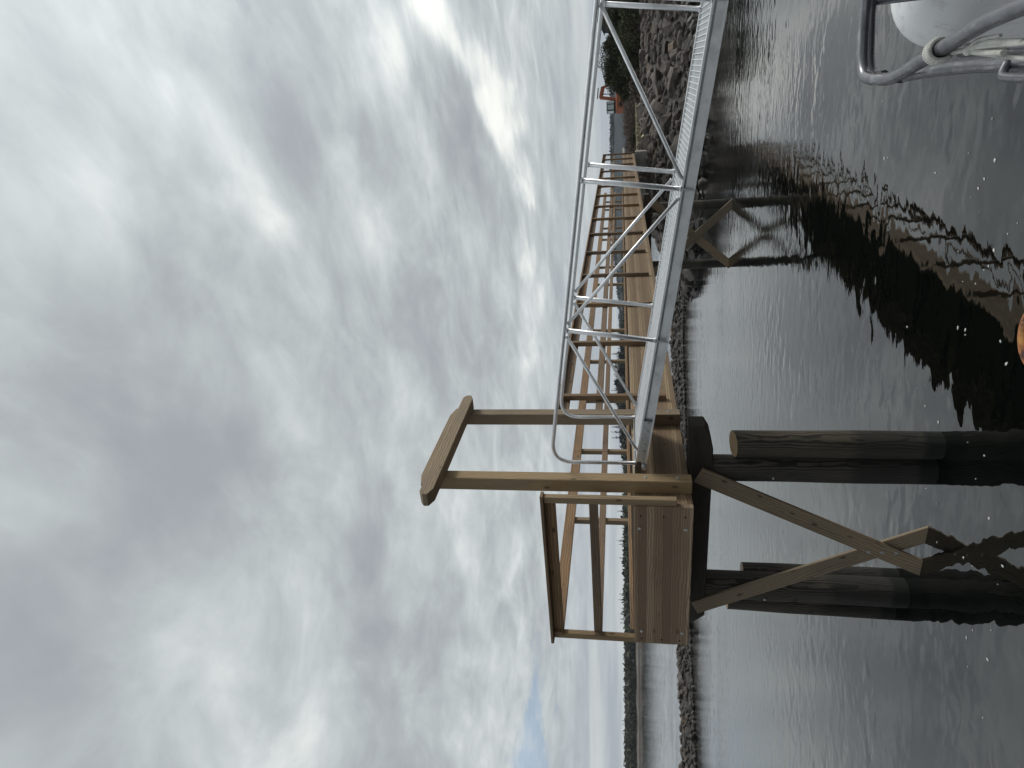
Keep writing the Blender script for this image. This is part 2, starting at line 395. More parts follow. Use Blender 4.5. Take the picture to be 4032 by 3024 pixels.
# ------------------------------------------------------------------ object helpers
def link_mesh(name, me, mat=None, parent=None):
    o = bpy.data.objects.new(name, me); C.objects.link(o)
    if mat is not None and not me.materials: me.materials.append(MAT[mat] if isinstance(mat, str) else mat)
    if parent is not None: set_parent(o, parent)
    return o
def set_parent(o, p):
    mw = o.matrix_world.copy() if False else o.matrix_basis.copy()
    o.parent = p
    o.matrix_basis = world_of(p).inverted() @ mw
def world_of(o):
    m = o.matrix_basis.copy()
    q = o.parent
    while q is not None:
        m = q.matrix_basis @ m; q = q.parent
    return m
def thing(name, label, cat, loc, group=None):
    o = bpy.data.objects.new(name, None); C.objects.link(o)
    o.empty_display_size = .2; o.matrix_basis = Matrix.Translation(Vector(loc)); o['label'] = label; o['category'] = cat
    if group: o['group'] = group
    return o
def tag(o, label, cat, group=None, kind=None):
    o['label'] = label; o['category'] = cat
    if group: o['group'] = group
    if kind: o['kind'] = kind
    return o
def structure(o): o['kind'] = 'structure'; return o
def frame(a, b, upv=(0, 0, 1)):
    a, b = Vector(a), Vector(b); x = (b - a).normalized(); u = Vector(upv)
    y = u.cross(x)
    if y.length < 1e-4: y = Vector((0, 1, 0)).cross(x)
    y.normalize(); z = x.cross(y)
    m = Matrix((x, y, z)).transposed().to_4x4(); m.translation = (a + b) / 2
    return m, (b - a).length
def bm_box(bm, sx, sy, sz, M4=Matrix()):
    g = bmesh.ops.create_cube(bm, size=1.0)
    bmesh.ops.transform(bm, matrix=M4 @ Matrix.Diagonal((sx, sy, sz, 1)), verts=g['verts']); return g['verts']
def finish(bm, name, mat, parent=None, M4=None, bevel=0.0, smooth=False, seg=1):
    if bevel > 0: bmesh.ops.bevel(bm, geom=bm.edges[:], offset=bevel, segments=seg, affect='EDGES', clamp_overlap=True)
    me = bpy.data.meshes.new(name); bm.to_mesh(me); bm.free()
    if smooth:
        me.polygons.foreach_set('use_smooth', [True] * len(me.polygons)); me.update()
    o = bpy.data.objects.new(name, me); C.objects.link(o); me.materials.append(MAT[mat])
    if M4 is not None: o.matrix_basis = M4
    if parent is not None: set_parent(o, parent)
    return o
def beam(name, a, b, w, h, mat, parent=None, upv=(0, 0, 1), bevel=.006):
    """board from a to b along its centre line; w across, h along upv"""
    m, ln = frame(a, b, upv); bm = bmesh.new(); bm_box(bm, ln, w, h)
    return finish(bm, name, mat, parent, m, bevel)
def tube_bm(bm, pts, r, seg=16, cap=True, r2=None):
    pts = [Vector(p) for p in pts]; rings = []
    t0 = (pts[1] - pts[0]).normalized(); nrm = t0.orthogonal().normalized()
    for i, p in enumerate(pts):
        t = (pts[min(i + 1, len(pts) - 1)] - pts[max(i - 1, 0)]).normalized()
        nrm = (nrm - t * nrm.dot(t)).normalized(); bn = t.cross(nrm)
        rr = r if r2 is None else r + (r2 - r) * i / (len(pts) - 1)
        rings.append([bm.verts.new(p + (nrm * math.cos(a) + bn * math.sin(a)) * rr) for a in [2 * math.pi * k / seg for k in range(seg)]])
    for i in range(len(rings) - 1):
        for k in range(seg):
            bm.faces.new((rings[i][k], rings[i][(k + 1) % seg], rings[i + 1][(k + 1) % seg], rings[i + 1][k]))
    if cap:
        bm.faces.new(list(reversed(rings[0]))); bm.faces.new(rings[-1])
def smooth_path(pts, sub=6):
    pts = [Vector(p) for p in pts]; out = []
    for i in range(len(pts) - 1):
        p0, p1, p2, p3 = pts[max(i - 1, 0)], pts[i], pts[i + 1], pts[min(i + 2, len(pts) - 1)]
        for k in range(sub):
            t = k / sub
            out.append(.5 * ((2 * p1) + (-p0 + p2) * t + (2 * p0 - 5 * p1 + 4 * p2 - p3) * t * t + (-p0 + 3 * p1 - 3 * p2 + p3) * t ** 3))
    out.append(pts[-1]); return out
def tube(name, pts, r, mat, parent=None, seg=16, r2=None, smoothed=False, weld=False):
    if smoothed: pts = smooth_path(pts)
    o0 = Vector(pts[0]); bm = bmesh.new(); tube_bm(bm, [Vector(p) - o0 for p in pts], r, seg, r2=r2)
    if weld:
        for e0, e1_ in ((Vector(pts[0]), Vector(pts[-1])), (Vector(pts[-1]), Vector(pts[0]))):
            dr = (e1_ - e0).normalized(); tube_bm(bm, [e0 - o0 + dr * q for q in (.002, .009, .016)], r * 1.16, seg)
    ob = finish(bm, name, mat, parent, Matrix.Translation(o0), smooth=False)
    me = ob.data
    me.polygons.foreach_set('use_smooth', [len(p.vertices) == 4 for p in me.polygons]); me.update()
    return ob
def mesh_np(name, V, Fc, mat, parent=None):
    me = bpy.data.meshes.new(name); me.from_pydata([tuple(v) for v in V], [], [tuple(f) for f in Fc]); me.update()
    return link_mesh(name, me, mat, parent)

# ------------------------------------------------------------------ pier frame
E1 = Vector((.43271926, .90152873, 0)); G = Vector((.90152873, -.43271926, 0))
O = Vector((-1.50347, 8.33066, 0)); ZT, SL = -.02932, .01127
W_, LEN, FH = 2.267, 35.82, .72
def P(s, n, z):           # s along the pier to the shore, n out to the right, z above the deck top
    v = O + E1 * s + G * n; v.z = ZW + ZT + SL * s + z; return v
def Pw(s, n, zr):         # z relative to the eye
    v = O + E1 * s + G * n; v.z = ZW + zr; return v
def Pz(s, n, z):          # absolute height
    v = O + E1 * s + G * n; v.z = z; return v
UPV = Vector((0, 0, 1))

# ------------------------------------------------------------------ water
me = bpy.data.meshes.new('water'); me.from_pydata([(-2500, -60, 0), (2500, -60, 0), (2500, 3200, 0), (-2500, 3200, 0)], [], [(0, 1, 2, 3)])
structure(link_mesh('water', me, 'water'))

# ------------------------------------------------------------------ land on the right
LP = np.array([(5.3, 39.6), (7.0, 37.6), (10, 36), (14, 35), (18, 36.3), (22, 40), (28, 41.5), (40, 39), (60, 34), (110, 26), (420, 10), (700, 500), (300, 700), (190, 500), (90, 280), (48, 150), (26, 95), (14, 62), (8.5, 50.5), (5.8, 44.5)])
def sdist(x, y):
    x = np.asarray(x, float); y = np.asarray(y, float)
    dmin = np.full(x.shape, 1e9); ins = np.zeros(x.shape, bool); n = len(LP)
    for i in range(n):
        ax, ay = LP[i]; bx, by = LP[(i + 1) % n]; ex, ey = bx - ax, by - ay
        t = np.clip(((x - ax) * ex + (y - ay) * ey) / (ex * ex + ey * ey), 0, 1)
        dmin = np.minimum(dmin, np.hypot(x - ax - t * ex, y - ay - t * ey))
        cond = ((ay > y) != (by > y)) & (x < (bx - ax) * (y - ay) / (by - ay + 1e-12) + ax)
        ins ^= cond
    return np.where(ins, dmin, -dmin)
def land_h(x, y):
    d = sdist(x, y)
    t = np.clip(d / 6.3, 0, 1); t = t * (1.55 - .55 * t)
    z = 2.72 * np.clip(t, 0, 1)
    z = z + np.clip((d - 6.3) / 60, 0, 1) * 1.0 + np.clip((d - 60) / 300, 0, 1) * 1.2
    return np.where(d < 0, np.maximum(d * .5, -1.5), z)
def grid_mesh(name, xs, ys, hf, mat, jit=0.0, jf=.8):
    X, Y = np.meshgrid(xs, ys); Z = hf(X, Y)
    if jit:
        J = np.array([mnoise.noise(Vector((a * jf, b * jf, 3.1))) for a, b in zip(X.ravel(), Y.ravel())]).reshape(X.shape)
        Z = Z + J * jit
    V = np.stack([X.ravel(), Y.ravel(), Z.ravel()], 1); nx, ny = len(xs), len(ys)
    idx = np.arange(nx * ny).reshape(ny, nx)
    Fc = np.stack([idx[:-1, :-1].ravel(), idx[:-1, 1:].ravel(), idx[1:, 1:].ravel(), idx[1:, :-1].ravel()], 1)
    keep = (Z.ravel()[Fc] > -1.2).any(axis=1)
    o = mesh_np(name, V, Fc[keep], mat)
    o.data.polygons.foreach_set('use_smooth', [True] * len(o.data.polygons)); return o
xs = np.concatenate([np.arange(3, 44, .4), np.arange(44, 120, 3), np.geomspace(120, 700, 26)])
ys = np.concatenate([np.arange(5, 33, 4), np.arange(33, 60, .4), np.arange(60, 150, 3), np.geomspace(150, 700, 26)])
structure(grid_mesh('ground', xs, ys, land_h, 'land', .16, .9))

# ------------------------------------------------------------------ breakwater line
BW = [(7.5, 49.5), (3.5, 51.3), (-2, 49.6), (-8, 48.2), (-14, 47.4), (-19, 46.2), (-24, 43.8), (-30, 40.5), (-40, 35)]
def bw_at(t):
    t = max(0, min(len(BW) - 1.001, t)); i = int(t); f = t - i
    a, b = Vector(BW[i]).to_2d() if False else Vector((*BW[i], 0)), Vector((*BW[i + 1], 0))
    return a.lerp(b, f), (b - a).normalized()
def bw_d(x, y):
    dm = np.full(np.shape(x), 1e9)
    for (ax, ay), (bx, by) in zip(BW[:-1], BW[1:]):
        ex, ey = bx - ax, by - ay; t = np.clip(((x - ax) * ex + (y - ay) * ey) / (ex * ex + ey * ey), 0, 1)
        dm = np.minimum(dm, np.hypot(x - ax - t * ex, y - ay - t * ey))
    return dm
bank = grid_mesh('shingle_ridge', np.arange(-44, 11, .4), np.arange(31, 56, .4), lambda x, y: .62 - bw_d(x, y) * .33, 'rock', .22, 1.6)
tag(bank, 'low ridge of small dark stones under the breakwater boulders', 'shingle', kind='stuff')

# ------------------------------------------------------------------ rocks
rng = random.Random(11)
def rock_mesh(k):
    r = random.Random(100 + k); bm = bmesh.new()
    fl = r.uniform(.55, .85); el = r.uniform(.7, 1.0)
    for _ in range(r.choice((14, 18, 26))):
        v = Vector((r.gauss(0, 1), r.gauss(0, 1), r.gauss(0, 1))).normalized() * r.uniform(.85, 1.05)
        bm.verts.new((v.x * .5, v.y * .5 * el, v.z * .5 * fl))
    g = bmesh.ops.convex_hull(bm, input=bm.verts[:])
    bmesh.ops.delete(bm, geom=[v for v in g['geom_interior'] if isinstance(v, bmesh.types.BMVert)], context='VERTS')
    bmesh.ops.bevel(bm, geom=bm.edges[:], offset=.022, segments=1, affect='EDGES', clamp_overlap=True)
    bmesh.ops.triangulate(bm, faces=bm.faces[:])
    bmesh.ops.subdivide_edges(bm, edges=[e for e in bm.edges if e.calc_length() > .14], cuts=1, use_grid_fill=True)
    for v in bm.verts:
        v.co += v.co.normalized() * mnoise.noise(v.co * 5 + Vector((k * 3.3, 0, 0))) * .045
    me = bpy.data.meshes.new('boulder'); bm.to_mesh(me); bm.free(); me.materials.append(MAT['rock'])
    return me
ROCKS = [rock_mesh(k) for k in range(14)]
def put_rock(name, x, y, z, s, label, group, sc=None):
    o = bpy.data.objects.new(name, rng.choice(ROCKS)); C.objects.link(o)
    o.location = (x, y, z); o.rotation_euler = (rng.uniform(-.5, .5), rng.uniform(-.5, .5), rng.uniform(0, 6.28))
    o.scale = sc or (s * rng.uniform(.85, 1.35), s * rng.uniform(.8, 1.1), s * rng.uniform(.7, 1.0))
    tag(o, label, 'boulder', group); return o
def no_overlap(lst, x, y, r):
    return all((x - a) ** 2 + (y - b) ** 2 > (.35 * (r + c)) ** 2 for a, b, c in lst)
def bank_label(x, d):
    a = 'below the pier end' if x < 14 else ('behind the gangway' if x < 20 else 'under the bank shrubs')
    b = 'wet dark boulder at the waterline' if d < 2 else ('rough grey-brown boulder halfway up the riprap' if d < 4.4 else 'dry pale-brown boulder along the top of the riprap')
    return b + ' ' + a, b.split(' boulder')[0].split(' ', 1)[0] + ' boulders ' + a
placed = []
put_rock('boulder', 12.9, 36.9, 1.0, 1.9, 'large pale flat-faced boulder low on the bank below the pier end', None, (2.1, 1.5, 1.5)); placed.append((12.9, 36.9, 1.9))
put_rock('boulder', 20.9, 42.2, 1.45, 1.9, 'long pale grey slab lying level in the middle of the shore bank', None, (2.9, 1.3, .9)); placed.append((20.9, 42.2, 2.2))
tries = 0; cnt = 0
while cnt < 178 and tries < 9000:
    tries += 1
    x = rng.uniform(5.2, 29); y = rng.uniform(34.6, 48.5)
    d = float(sdist(x, y))
    if d < -.35 or d > 6.6: continue
    if x < 9 and y > 42 and d > 4: continue
    if x > 22.5 and (d > 3.2 or rng.random() < .5): continue
    s = rng.choice((.6, .75, .9, 1.05, 1.25, 1.5)) * (1.0 if x < 24 else .8)
    if not no_overlap(placed, x, y, s): continue
    placed.append((x, y, s)); cnt += 1
    put_rock('boulder', x, y, float(land_h(x, y)) + s * .10, s, *bank_label(x, d))
placedb = []
put_rock('boulder', *bw_at(5.0 - .62)[0].to_2d() - Vector((.4, 1.3)), .55, 1.1, 'tan pointed boulder at the water edge just left of the pier end', None, (1.7, 1.0, 1.25))
cnt = 0; tries = 0
while cnt < 112 and tries < 9000:
    tries += 1
    t = rng.uniform(4.0, 7.4) if cnt < 96 else rng.uniform(0, 4)
    p_, dr = bw_at(t); sd_ = rng.uniform(-2.2, .6); nx_, ny_ = -dr.y, dr.x
    if ny_ < 0: nx_, ny_ = -nx_, -ny_
    x, y = p_.x + nx_ * sd_, p_.y + ny_ * sd_
    s = rng.choice((.42, .5, .6, .7, .85))
    if not no_overlap(placedb, x, y, s): continue
    placedb.append((x, y, s)); cnt += 1
    put_rock('boulder', x, y, max(.05, .66 - abs(sd_) * .33) + s * .12, s, *(('dark boulder of the low breakwater seen behind the pier', 'breakwater boulders behind the pier') if t < 4 else ('dark wet boulder of the low breakwater near the pier end board', 'breakwater boulders near the pier') if t < 5.6 else ('dark boulder of the low breakwater towards the lower left water', 'breakwater boulders away from the pier')))
def rubble(name, label, gen, n, smin, smax, seed):
    r = random.Random(seed); V = []; Fc = []
    base = []
    for me_ in ROCKS[:6]:
        bm = bmesh.new(); bm.from_mesh(me_)
        h = bmesh.ops.convex_hull(bm, input=bm.verts[:])
        bmesh.ops.delete(bm, geom=[v for v in h['geom_interior'] if isinstance(v, bmesh.types.BMVert)], context='VERTS')
        bmesh.ops.remove_doubles(bm, verts=bm.verts[:], dist=.12)
        bmesh.ops.triangulate(bm, faces=bm.faces[:])
        base.append((np.array([v.co[:] for v in bm.verts]), np.array([[v.index for v in f.verts] for f in bm.faces]))); 
        bm.free()
    off = 0
    for _ in range(n):
        q = gen(r)
        if q is None: continue
        x, y, z = q; s = r.uniform(smin, smax) ; bv, bf = r.choice(base)
        if len(bf) == 0: continue
        a = r.uniform(0, 6.28); ca, sa = math.cos(a), math.sin(a)
        v = bv * [s * r.uniform(.8, 1.4), s, s * r.uniform(.7, 1.1)]
        v = np.stack([v[:, 0] * ca - v[:, 1] * sa + x, v[:, 0] * sa + v[:, 1] * ca + y, v[:, 2] + z], 1)
        V.append(v); Fc.append(bf + off); off += len(v)
    o = mesh_np(name, np.concatenate(V), np.concatenate(Fc), 'rock')
    return tag(o, label, 'rubble', kind='stuff')
def gen_bank(r):
    x = r.uniform(5, 46); y = r.uniform(34, 52); d = float(sdist(x, y))
    if d < -.6 or d > 7.2: return None
    return x, y, float(land_h(x, y)) + .02
rubble('rubble', 'small loose stones between the boulders of the shore bank', gen_bank, 4600, .18, .85, 5)
def gen_bw(r):
    t = r.uniform(0, 7.9); p_, dr = bw_at(t); sd_ = r.uniform(-2.6, 1.6)
    nx_, ny_ = -dr.y, dr.x
    if ny_ < 0: nx_, ny_ = -nx_, -ny_
    return p_.x + nx_ * sd_, p_.y + ny_ * sd_, max(0, .66 - abs(sd_) * .33) + .04
rubble('rubble', 'small stones filling the low breakwater left of and behind the pier', gen_bw, 2600, .16, .5, 6)

# ------------------------------------------------------------------ far land
def far_h(x, y):
    shore = 408 + 12 * np.sin(x * .011) + 6 * np.sin(x * .037 + 1) + np.where(x > -60, (x + 60) * .25, 0)
    d = y - shore
    return np.where(d < 0, np.maximum(d * .2, -1.5), np.minimum(d * .16, 2.6) + np.clip(d - 16, 0, 80) * .035)
def far_shore_y(x): return 408 + 12 * math.sin(x * .011) + 6 * math.sin(x * .037 + 1) + (max(0, x + 60)) * .25
structure(grid_mesh('far_shore', np.arange(-460, 140, 6), np.concatenate([np.arange(380, 450, 2), np.arange(450, 620, 12)]), far_h, 'farland', .5, .12))
def head_h(x, y):
    d = 1 - np.hypot((x + 2) / 44, (y - 322) / 34)
    return np.where(d < 0, np.maximum(d * 10, -1.5), np.minimum(d * 16, 3.4))
structure(grid_mesh('headland', np.arange(-54, 52, 3), np.arange(282, 362, 3), head_h, 'farland', .4, .2))
def hill_h(x, y):
    az = x / y
    top = np.interp(az, [-.12, .03, .08, .157, .21, .3, .45, .7, 1.0], [8, 13, 16.5, 20, 26.5, 28, 27, 24, 22])
    d = (y - 860) / 90
    return np.where(d < 0, -1.5, top * np.clip(d, 0, 1) ** .6)
structure(grid_mesh('hills', np.arange(-260, 1300, 14), np.concatenate([np.arange(850, 1000, 9), [1040, 1100]]), hill_h, 'hill', 1.6, .02))

# one mesh of many trees, each a tuft of leaf triangles
def canopy(name, label, spots, mat, seed, cat='woods', tri=26):
    r = np.random.RandomState(seed); V = []; 
    for (x, y, z, h, w, conif) in spots:
        n = tri
        u = r.rand(n); ang = r.rand(n) * 6.283
        if conif:
            zz = h * (.12 + .9 * u); rad = w * .5 * (1.02 - u) * (.6 + .5 * r.rand(n)) + .05
            sz = w * .26 * (1.15 - u)
        else:
            zz = h * (.12 + .82 * u); rad = w * .5 * np.sqrt(np.clip(1 - (2 * u - 1) ** 2 * .9, 0, 1)) * (.55 + .5 * r.rand(n)); sz = w * .22 * np.ones(n)
        c = np.stack([x + np.cos(ang) * rad, y + np.sin(ang) * rad, z + zz], 1)
        for k in range(3): V.append((c + r.randn(n, 3) * sz[:, None] * [1, 1, .9]))
        # keep grouped
        a, b, c3 = V.pop(), V.pop(), V.pop(); V.append(np.stack([a, b, c3], 1).reshape(-1, 3))
    V = np.concatenate(V); Fc = np.arange(len(V)).reshape(-1, 3)
    o = mesh_np(name, V, Fc, mat); return tag(o, label, cat, kind='stuff')
r_ = random.Random(3)
sp_ = []
for _ in range(2600):
    x = r_.uniform(-300, 95); sy = far_shore_y(x); y = sy + 13 + abs(r_.gauss(0, 22)); 
    gz = float(far_h(np.array(x), np.array(y)))
    sp_.append((x, y, gz - .3, r_.uniform(3.9, 5.6), r_.uniform(4, 6.5), r_.random() < .12))
canopy('forest', 'dark green mixed forest covering the low far shore', sp_, 'far_leaf', 8, tri=30)
sp_ = []
for _ in range(260):
    x = r_.gauss(-2, 21); y = r_.uniform(300, 345)
    if abs(x + 2) > 43: continue
    e = 1 - abs(x + 2) / 44
    gz = float(head_h(np.array(x), np.array(y)))
    sp_.append((x, y, gz - .3, r_.uniform(3.2, 5.0) + 4.2 * e * r_.uniform(.5, 1), r_.uniform(3, 4.6), r_.random() < .75))
canopy('forest', 'taller dark conifer wood on the nearer headland behind the pier', sp_, 'far_conifer', 9, tri=44)
sp_ = []
for _ in range(900):
    az = r_.uniform(-.1, .6); y = r_.uniform(930, 960); x = az * y
    sp_.append((x, y, float(hill_h(np.array(x), np.array(y))) - 1.6, r_.uniform(2.2, 3.4), r_.uniform(5, 9), False))
canopy('forest', 'blue-grey hazy forest along the crest of the distant hill', sp_, 'hill_leaf', 10, tri=14)
# conifers that stand up from the skyline, one by one
def conifer(x, y, gz, h, w, label, seed):
    t = thing('conifer', label, 'tree', (x, y, gz), 'conifers standing above the far treeline')
    r = np.random.RandomState(seed); n = 170; u = r.rand(n); ang = r.rand(n) * 6.283
    rad = w * .5 * (1.03 - u) * (.35 + .7 * r.rand(n)); c = np.stack([np.cos(ang) * rad, np.sin(ang) * rad, h * (.15 + .86 * u)], 1)
    sz = (w * .13 * (1.2 - u))[:, None]
    V = np.stack([c + r.randn(n, 3) * sz for _ in range(3)], 1).reshape(-1, 3)
    o = mesh_np('crown', V, np.arange(len(V)).reshape(-1, 3), 'far_conifer'); o.parent = t
    tube('trunk', [(x, y, gz), (x, y, gz + h * .95)], w * .05, 'bark', t, 6, r2=.02)
CL = 'dark pointed conifer above the far treeline seen through the end railing'
for i, (X_, Y_, top, dd) in enumerate([(2433, 2004, 0, 425), (2433, 2117, 0, 428), (2440, 2132, 0, 430), (2441, 2183, 0, 430), (2440, 2322, 0, 428), (2437, 2344, 0, 430), (2445, 2376, 0, 430), (2440, 2398, 0, 432), (2441, 2418, 0, 430), (2443, 2432, 0, 433), (2446, 2808, 0, 428), (2447, 2822, 0, 426), (2449, 2858, 0, 428)]):
    xx = (1512 - Y_ ) / 2579.4 * dd * 1.012; zt = 3.78 + (2491.0 - X_) / 2579.4 * dd
    gz = float(far_h(np.array(xx), np.array(float(dd)))) ; conifer(xx, dd, gz, zt - gz, 3.4, CL if Y_ < 2500 else 'thin conifer tip above the far treeline clear of the pier', 40 + i)
for i, (X_, Y_) in enumerate([(2412, 1540), (2408, 1566), (2411, 1400), (2420, 1500), (2406, 1681), (2409, 1700), (2412, 1722), (2418, 1650), (2432, 1868)]):
    dd = 318.; xx = (1512 - Y_) / 2579.4 * dd * 1.012; zt = 3.78 + (2487.0 - X_) / 2579.4 * dd; gz = float(head_h(np.array(xx), np.array(dd)))
    conifer(xx, dd, gz, zt - gz, 3.2, 'tall dark conifer rising from the wooded headland behind the pier', 70 + i)

# ------------------------------------------------------------------ shrubs on the bank
def shrub(name, label, x, y, w, h, mat, seed, n=2200, leaf=.075, twigs=8, cat='shrub', group=None, gz=None, depth=None):
    gz = float(land_h(np.array(x), np.array(y))) - .05 if gz is None else gz
    t = thing(name, label, cat, (x, y, gz), group)
    r = np.random.RandomState(seed)
    K = 30; cl = np.stack([r.uniform(-.5, .5, K) * w, r.uniform(-.5, .5, K) * (depth or w) * .8, r.uniform(.12, .86, K) * h], 1)
    cl[:, 2] *= np.clip(1.08 - .55 * (np.abs(cl[:, 0]) / (w * .5)) ** 2, .3, 1.1)
    rad = r.uniform(.13, .22, K) * min(w, h * 1.6)
    k = r.randint(0, K, n); dirv = r.randn(n, 3); dirv /= np.linalg.norm(dirv, axis=1)[:, None]
    c = cl[k] + dirv * rad[k][:, None] * (r.rand(n, 1) ** .4) * [1.15, 1, .9]
    c[:, 2] = np.abs(c[:, 2]) + .05
    V = np.stack([c + r.randn(n, 3) * leaf for _ in range(3)], 1).reshape(-1, 3)
    o = mesh_np('crown', V, np.arange(len(V)).reshape(-1, 3), mat); o.parent = t
    bm = bmesh.new()
    for j in range(twigs):
        e = Vector(cl[j % K]) * 1.0; b0 = Vector((r.uniform(-.2, .2) * w, r.uniform(-.1, .1) * w, 0)); mid = b0.lerp(e, .5) + Vector(r.randn(3) * .12)
        tube_bm(bm, smooth_path([b0, mid, e], 3), .05, 5, True, r2=.015)
    tr = finish(bm, 'trunk', 'twig', None, Matrix()); tr.parent = t
    return t
SH = [
 (23.6, 51.6, 2.3, 3.0, 'leaf_dark', 'dark rounded shrub with olive top at the left end of the bank thicket'),
 (24.4, 51.0, 2.8, 3.15, 'leaf_dark', 'dark dense evergreen shrub under the excavator arm'),
 (25.8, 51.5, 3.0, 3.0, 'leaf_dark', 'dark evergreen shrub in the middle of the bank thicket'),
 (27.6, 51.2, 3.0, 2.65, 'leaf_dark', 'tangled dark shrub with bare twigs in the bank thicket'),
 (29.0, 52.0, 2.4, 3.15, 'leaf_olive', 'olive leafed shrub at the right of the bank thicket near the house'),
 (31.8, 52.5, 3.4, 1.9, 'leaf_dark', 'dark shrub in front of the grey house wall'),
 (23.6, 48.6, 2.6, 1.5, 'leaf_dark', 'low dark bush spilling over the bank edge beside the white buoy'),
 (26.4, 48.9, 3.0, 1.7, 'leaf_olive', 'low olive bush at the bank edge right of the white buoy'),
 (29.4, 49.2, 3.0, 1.8, 'leaf_dark', 'low dark bush at the bank edge below the olive shrub'),
 (21.4, 48.0, 2.2, .9, 'twig', 'low brown twiggy bush at the bank edge below the excavator'),
]
for i, (x, y, w, h, m_, lb) in enumerate(SH):
    shrub('shrub', lb, x, y, w, h, m_, 200 + i, n=11000 if h > 2 else 6000, leaf=.055, group='shrubs of the thicket on the bank')
LBL = ['thin leafless scrub bush on the field behind the pier end', 'greyish leafless bush beside the excavator', 'small brown leafless bush in the field beyond the bank']
for i in range(12):
    yy = r_.uniform(96, 104); xx = yy * (.345 + .0075 * i)
    shrub('bush', 'low grey-brown leafless bush in the row across the field', xx, yy, 3.4, r_.uniform(1.2, 2.0), 'twig', 300 + i, n=1500, leaf=.07, twigs=16, cat='bush', group='leafless bushes across the field')
# dry grass and brush along the bank top
r2 = np.random.RandomState(77); V = []
for _ in range(5200):
    x = r2.uniform(9, 40); y = r2.uniform(40, 66); 
    if sdist(x, y) < 6.2: continue
    z = float(land_h(np.array(x), np.array(y))); h = r2.uniform(.12, .5); a = r2.rand() * 6.28; w = .035
    V += [(x - w * math.cos(a), y - w * math.sin(a), z - .05), (x + w * math.cos(a), y + w * math.sin(a), z - .05), (x + r2.randn() * .12, y + r2.randn() * .12, z + h)]
tag(mesh_np('dry_grass', V, np.arange(len(V)).reshape(-1, 3), 'twig'), 'dry brown grass and brush along the top of the bank', 'grass', kind='stuff')

# buoys washed up on the bank
def buoy(x, y, r, mat, label):
    z = float(land_h(np.array(x), np.array(y))); bm = bmesh.new(); bmesh.ops.create_uvsphere(bm, u_segments=20, v_segments=12, radius=r)
    tube_bm(bm, [(0, 0, r * .9), (0, 0, r * 1.25)], r * .22, 8)
    o = finish(bm, 'buoy', mat, None, Matrix.Translation((x, y, z + r * .8)) @ Matrix.Rotation(.9, 4, 'X'), smooth=True)
    return tag(o, label, 'buoy')
buoy(22.75, 46.4, .19, 'buoy_white', 'faded white ball buoy lying under the bushes at the bank top')
buoy(15.55, 42.3, .17, 'buoy_yellow', 'pale yellow buoy lying on the rocks near the pier abutment')

# ------------------------------------------------------------------ house at the right edge
H = thing('house', 'slate grey house with white corner trim behind the bank shrubs', 'house', (46.3, 77.0, 3.6))
bm = bmesh.new(); bm_box(bm, 8.0, 6.0, 3.9, Matrix.Translation((0, 0, .95))); hw = finish(bm, 'wall', 'siding', H, Matrix.Translation((46.3, 77.0, 3.6)))
bm = bmesh.new()
vs = [bm.verts.new(v) for v in [(-4.2, -3.3, 2.76), (4.2, -3.3, 2.76), (4.2, 3.3, 2.76), (-4.2, 3.3, 2.76), (-4.2, 0, 3.5), (4.2, 0, 3.5)]]
for f in [(0, 1, 5, 4), (2, 3, 4, 5), (0, 4, 3), (1, 2, 5), (3, 2, 1, 0)]: bm.faces.new([vs[i] for i in f])
finish(bm, 'roof', 'roofing', H, Matrix.Translation((46.3, 77.0, 3.75)))
for dx in (-4.02, 4.02):
    bm = bmesh.new(); bm_box(bm, .2, .16, 3.85, Matrix.Translation((dx, -3.02, .94))); finish(bm, 'corner_board', 'trim', H, Matrix.Translation((46.3, 77.0, 3.6)))
for dx in (-1.6, 1.8):
    fo = beam('window', (46.3 + dx - .5, 73.97, 5.2), (46.3 + dx + .5, 73.97, 5.2), .08, 1.3, 'trim', H)
    pn = beam('pane', (46.3 + dx - .42, 73.92, 5.2), (46.3 + dx + .42, 73.92, 5.2), .03, 1.12, 'glass'); set_parent(pn, fo)

# ------------------------------------------------------------------ excavator
EX = thing('excavator', 'orange excavator with a dark glazed cab parked behind the bank shrubs', 'excavator', (46.2, 110, 3.72))
def exb(name, cx, cy, cz, sx, sy, sz, mat, par=EX, bev=.06):
    bm = bmesh.new(); bm_box(bm, sx, sy, sz); return finish(bm, name, mat, par, Matrix.Translation((46.2 + cx, 110 + cy, 3.72 + cz)), bev)
for dx in (-.75, 1.15):
    bm = bmesh.new(); prof = []
    for a in range(0, 360, 15):
        ca, sa = math.cos(R(a)), math.sin(R(a)); prof.append((.28 * ca + (.95 if ca > 0 else -.95), .3 * sa + .32))
    for sx_ in (-.2, .2): pass
    r0 = [bm.verts.new((-.22, p_[0], p_[1])) for p_ in prof]; r1 = [bm.verts.new((.22, p_[0], p_[1])) for p_ in prof]
    bm.faces.new(r0); bm.faces.new(list(reversed(r1)))
    for i in range(len(prof)): j = (i + 1) % len(prof); bm.faces.new((r0[j], r0[i], r1[i], r1[j]))
    finish(bm, 'track', 'black', EX, Matrix.Translation((46.2 + dx, 110, 3.72)))
exb('undercarriage', .2, 0, .62, 1.3, 1.4, .3, 'black')
bd = exb('body', .15, 0, 1.45, 2.5, 2.6, 1.25, 'orange', bev=.12)
g1 = exb('grille', -.55, -1.33, 1.3, .7, .04, .55, 'black'); g2 = exb('panel', .55, -1.33, 1.55, .75, .04, .8, 'orange')
cb_ = exb('cab', -.35, .2, 2.85, 1.55, 1.6, 1.5, 'black', bev=.09)
w1 = exb('window', -.62, -.62, 2.92, .82, .04, 1.0, 'glass', cb_, .01); w2 = exb('window', .17, -.62, 2.92, .42, .04, 1.05, 'glass', cb_, .01)
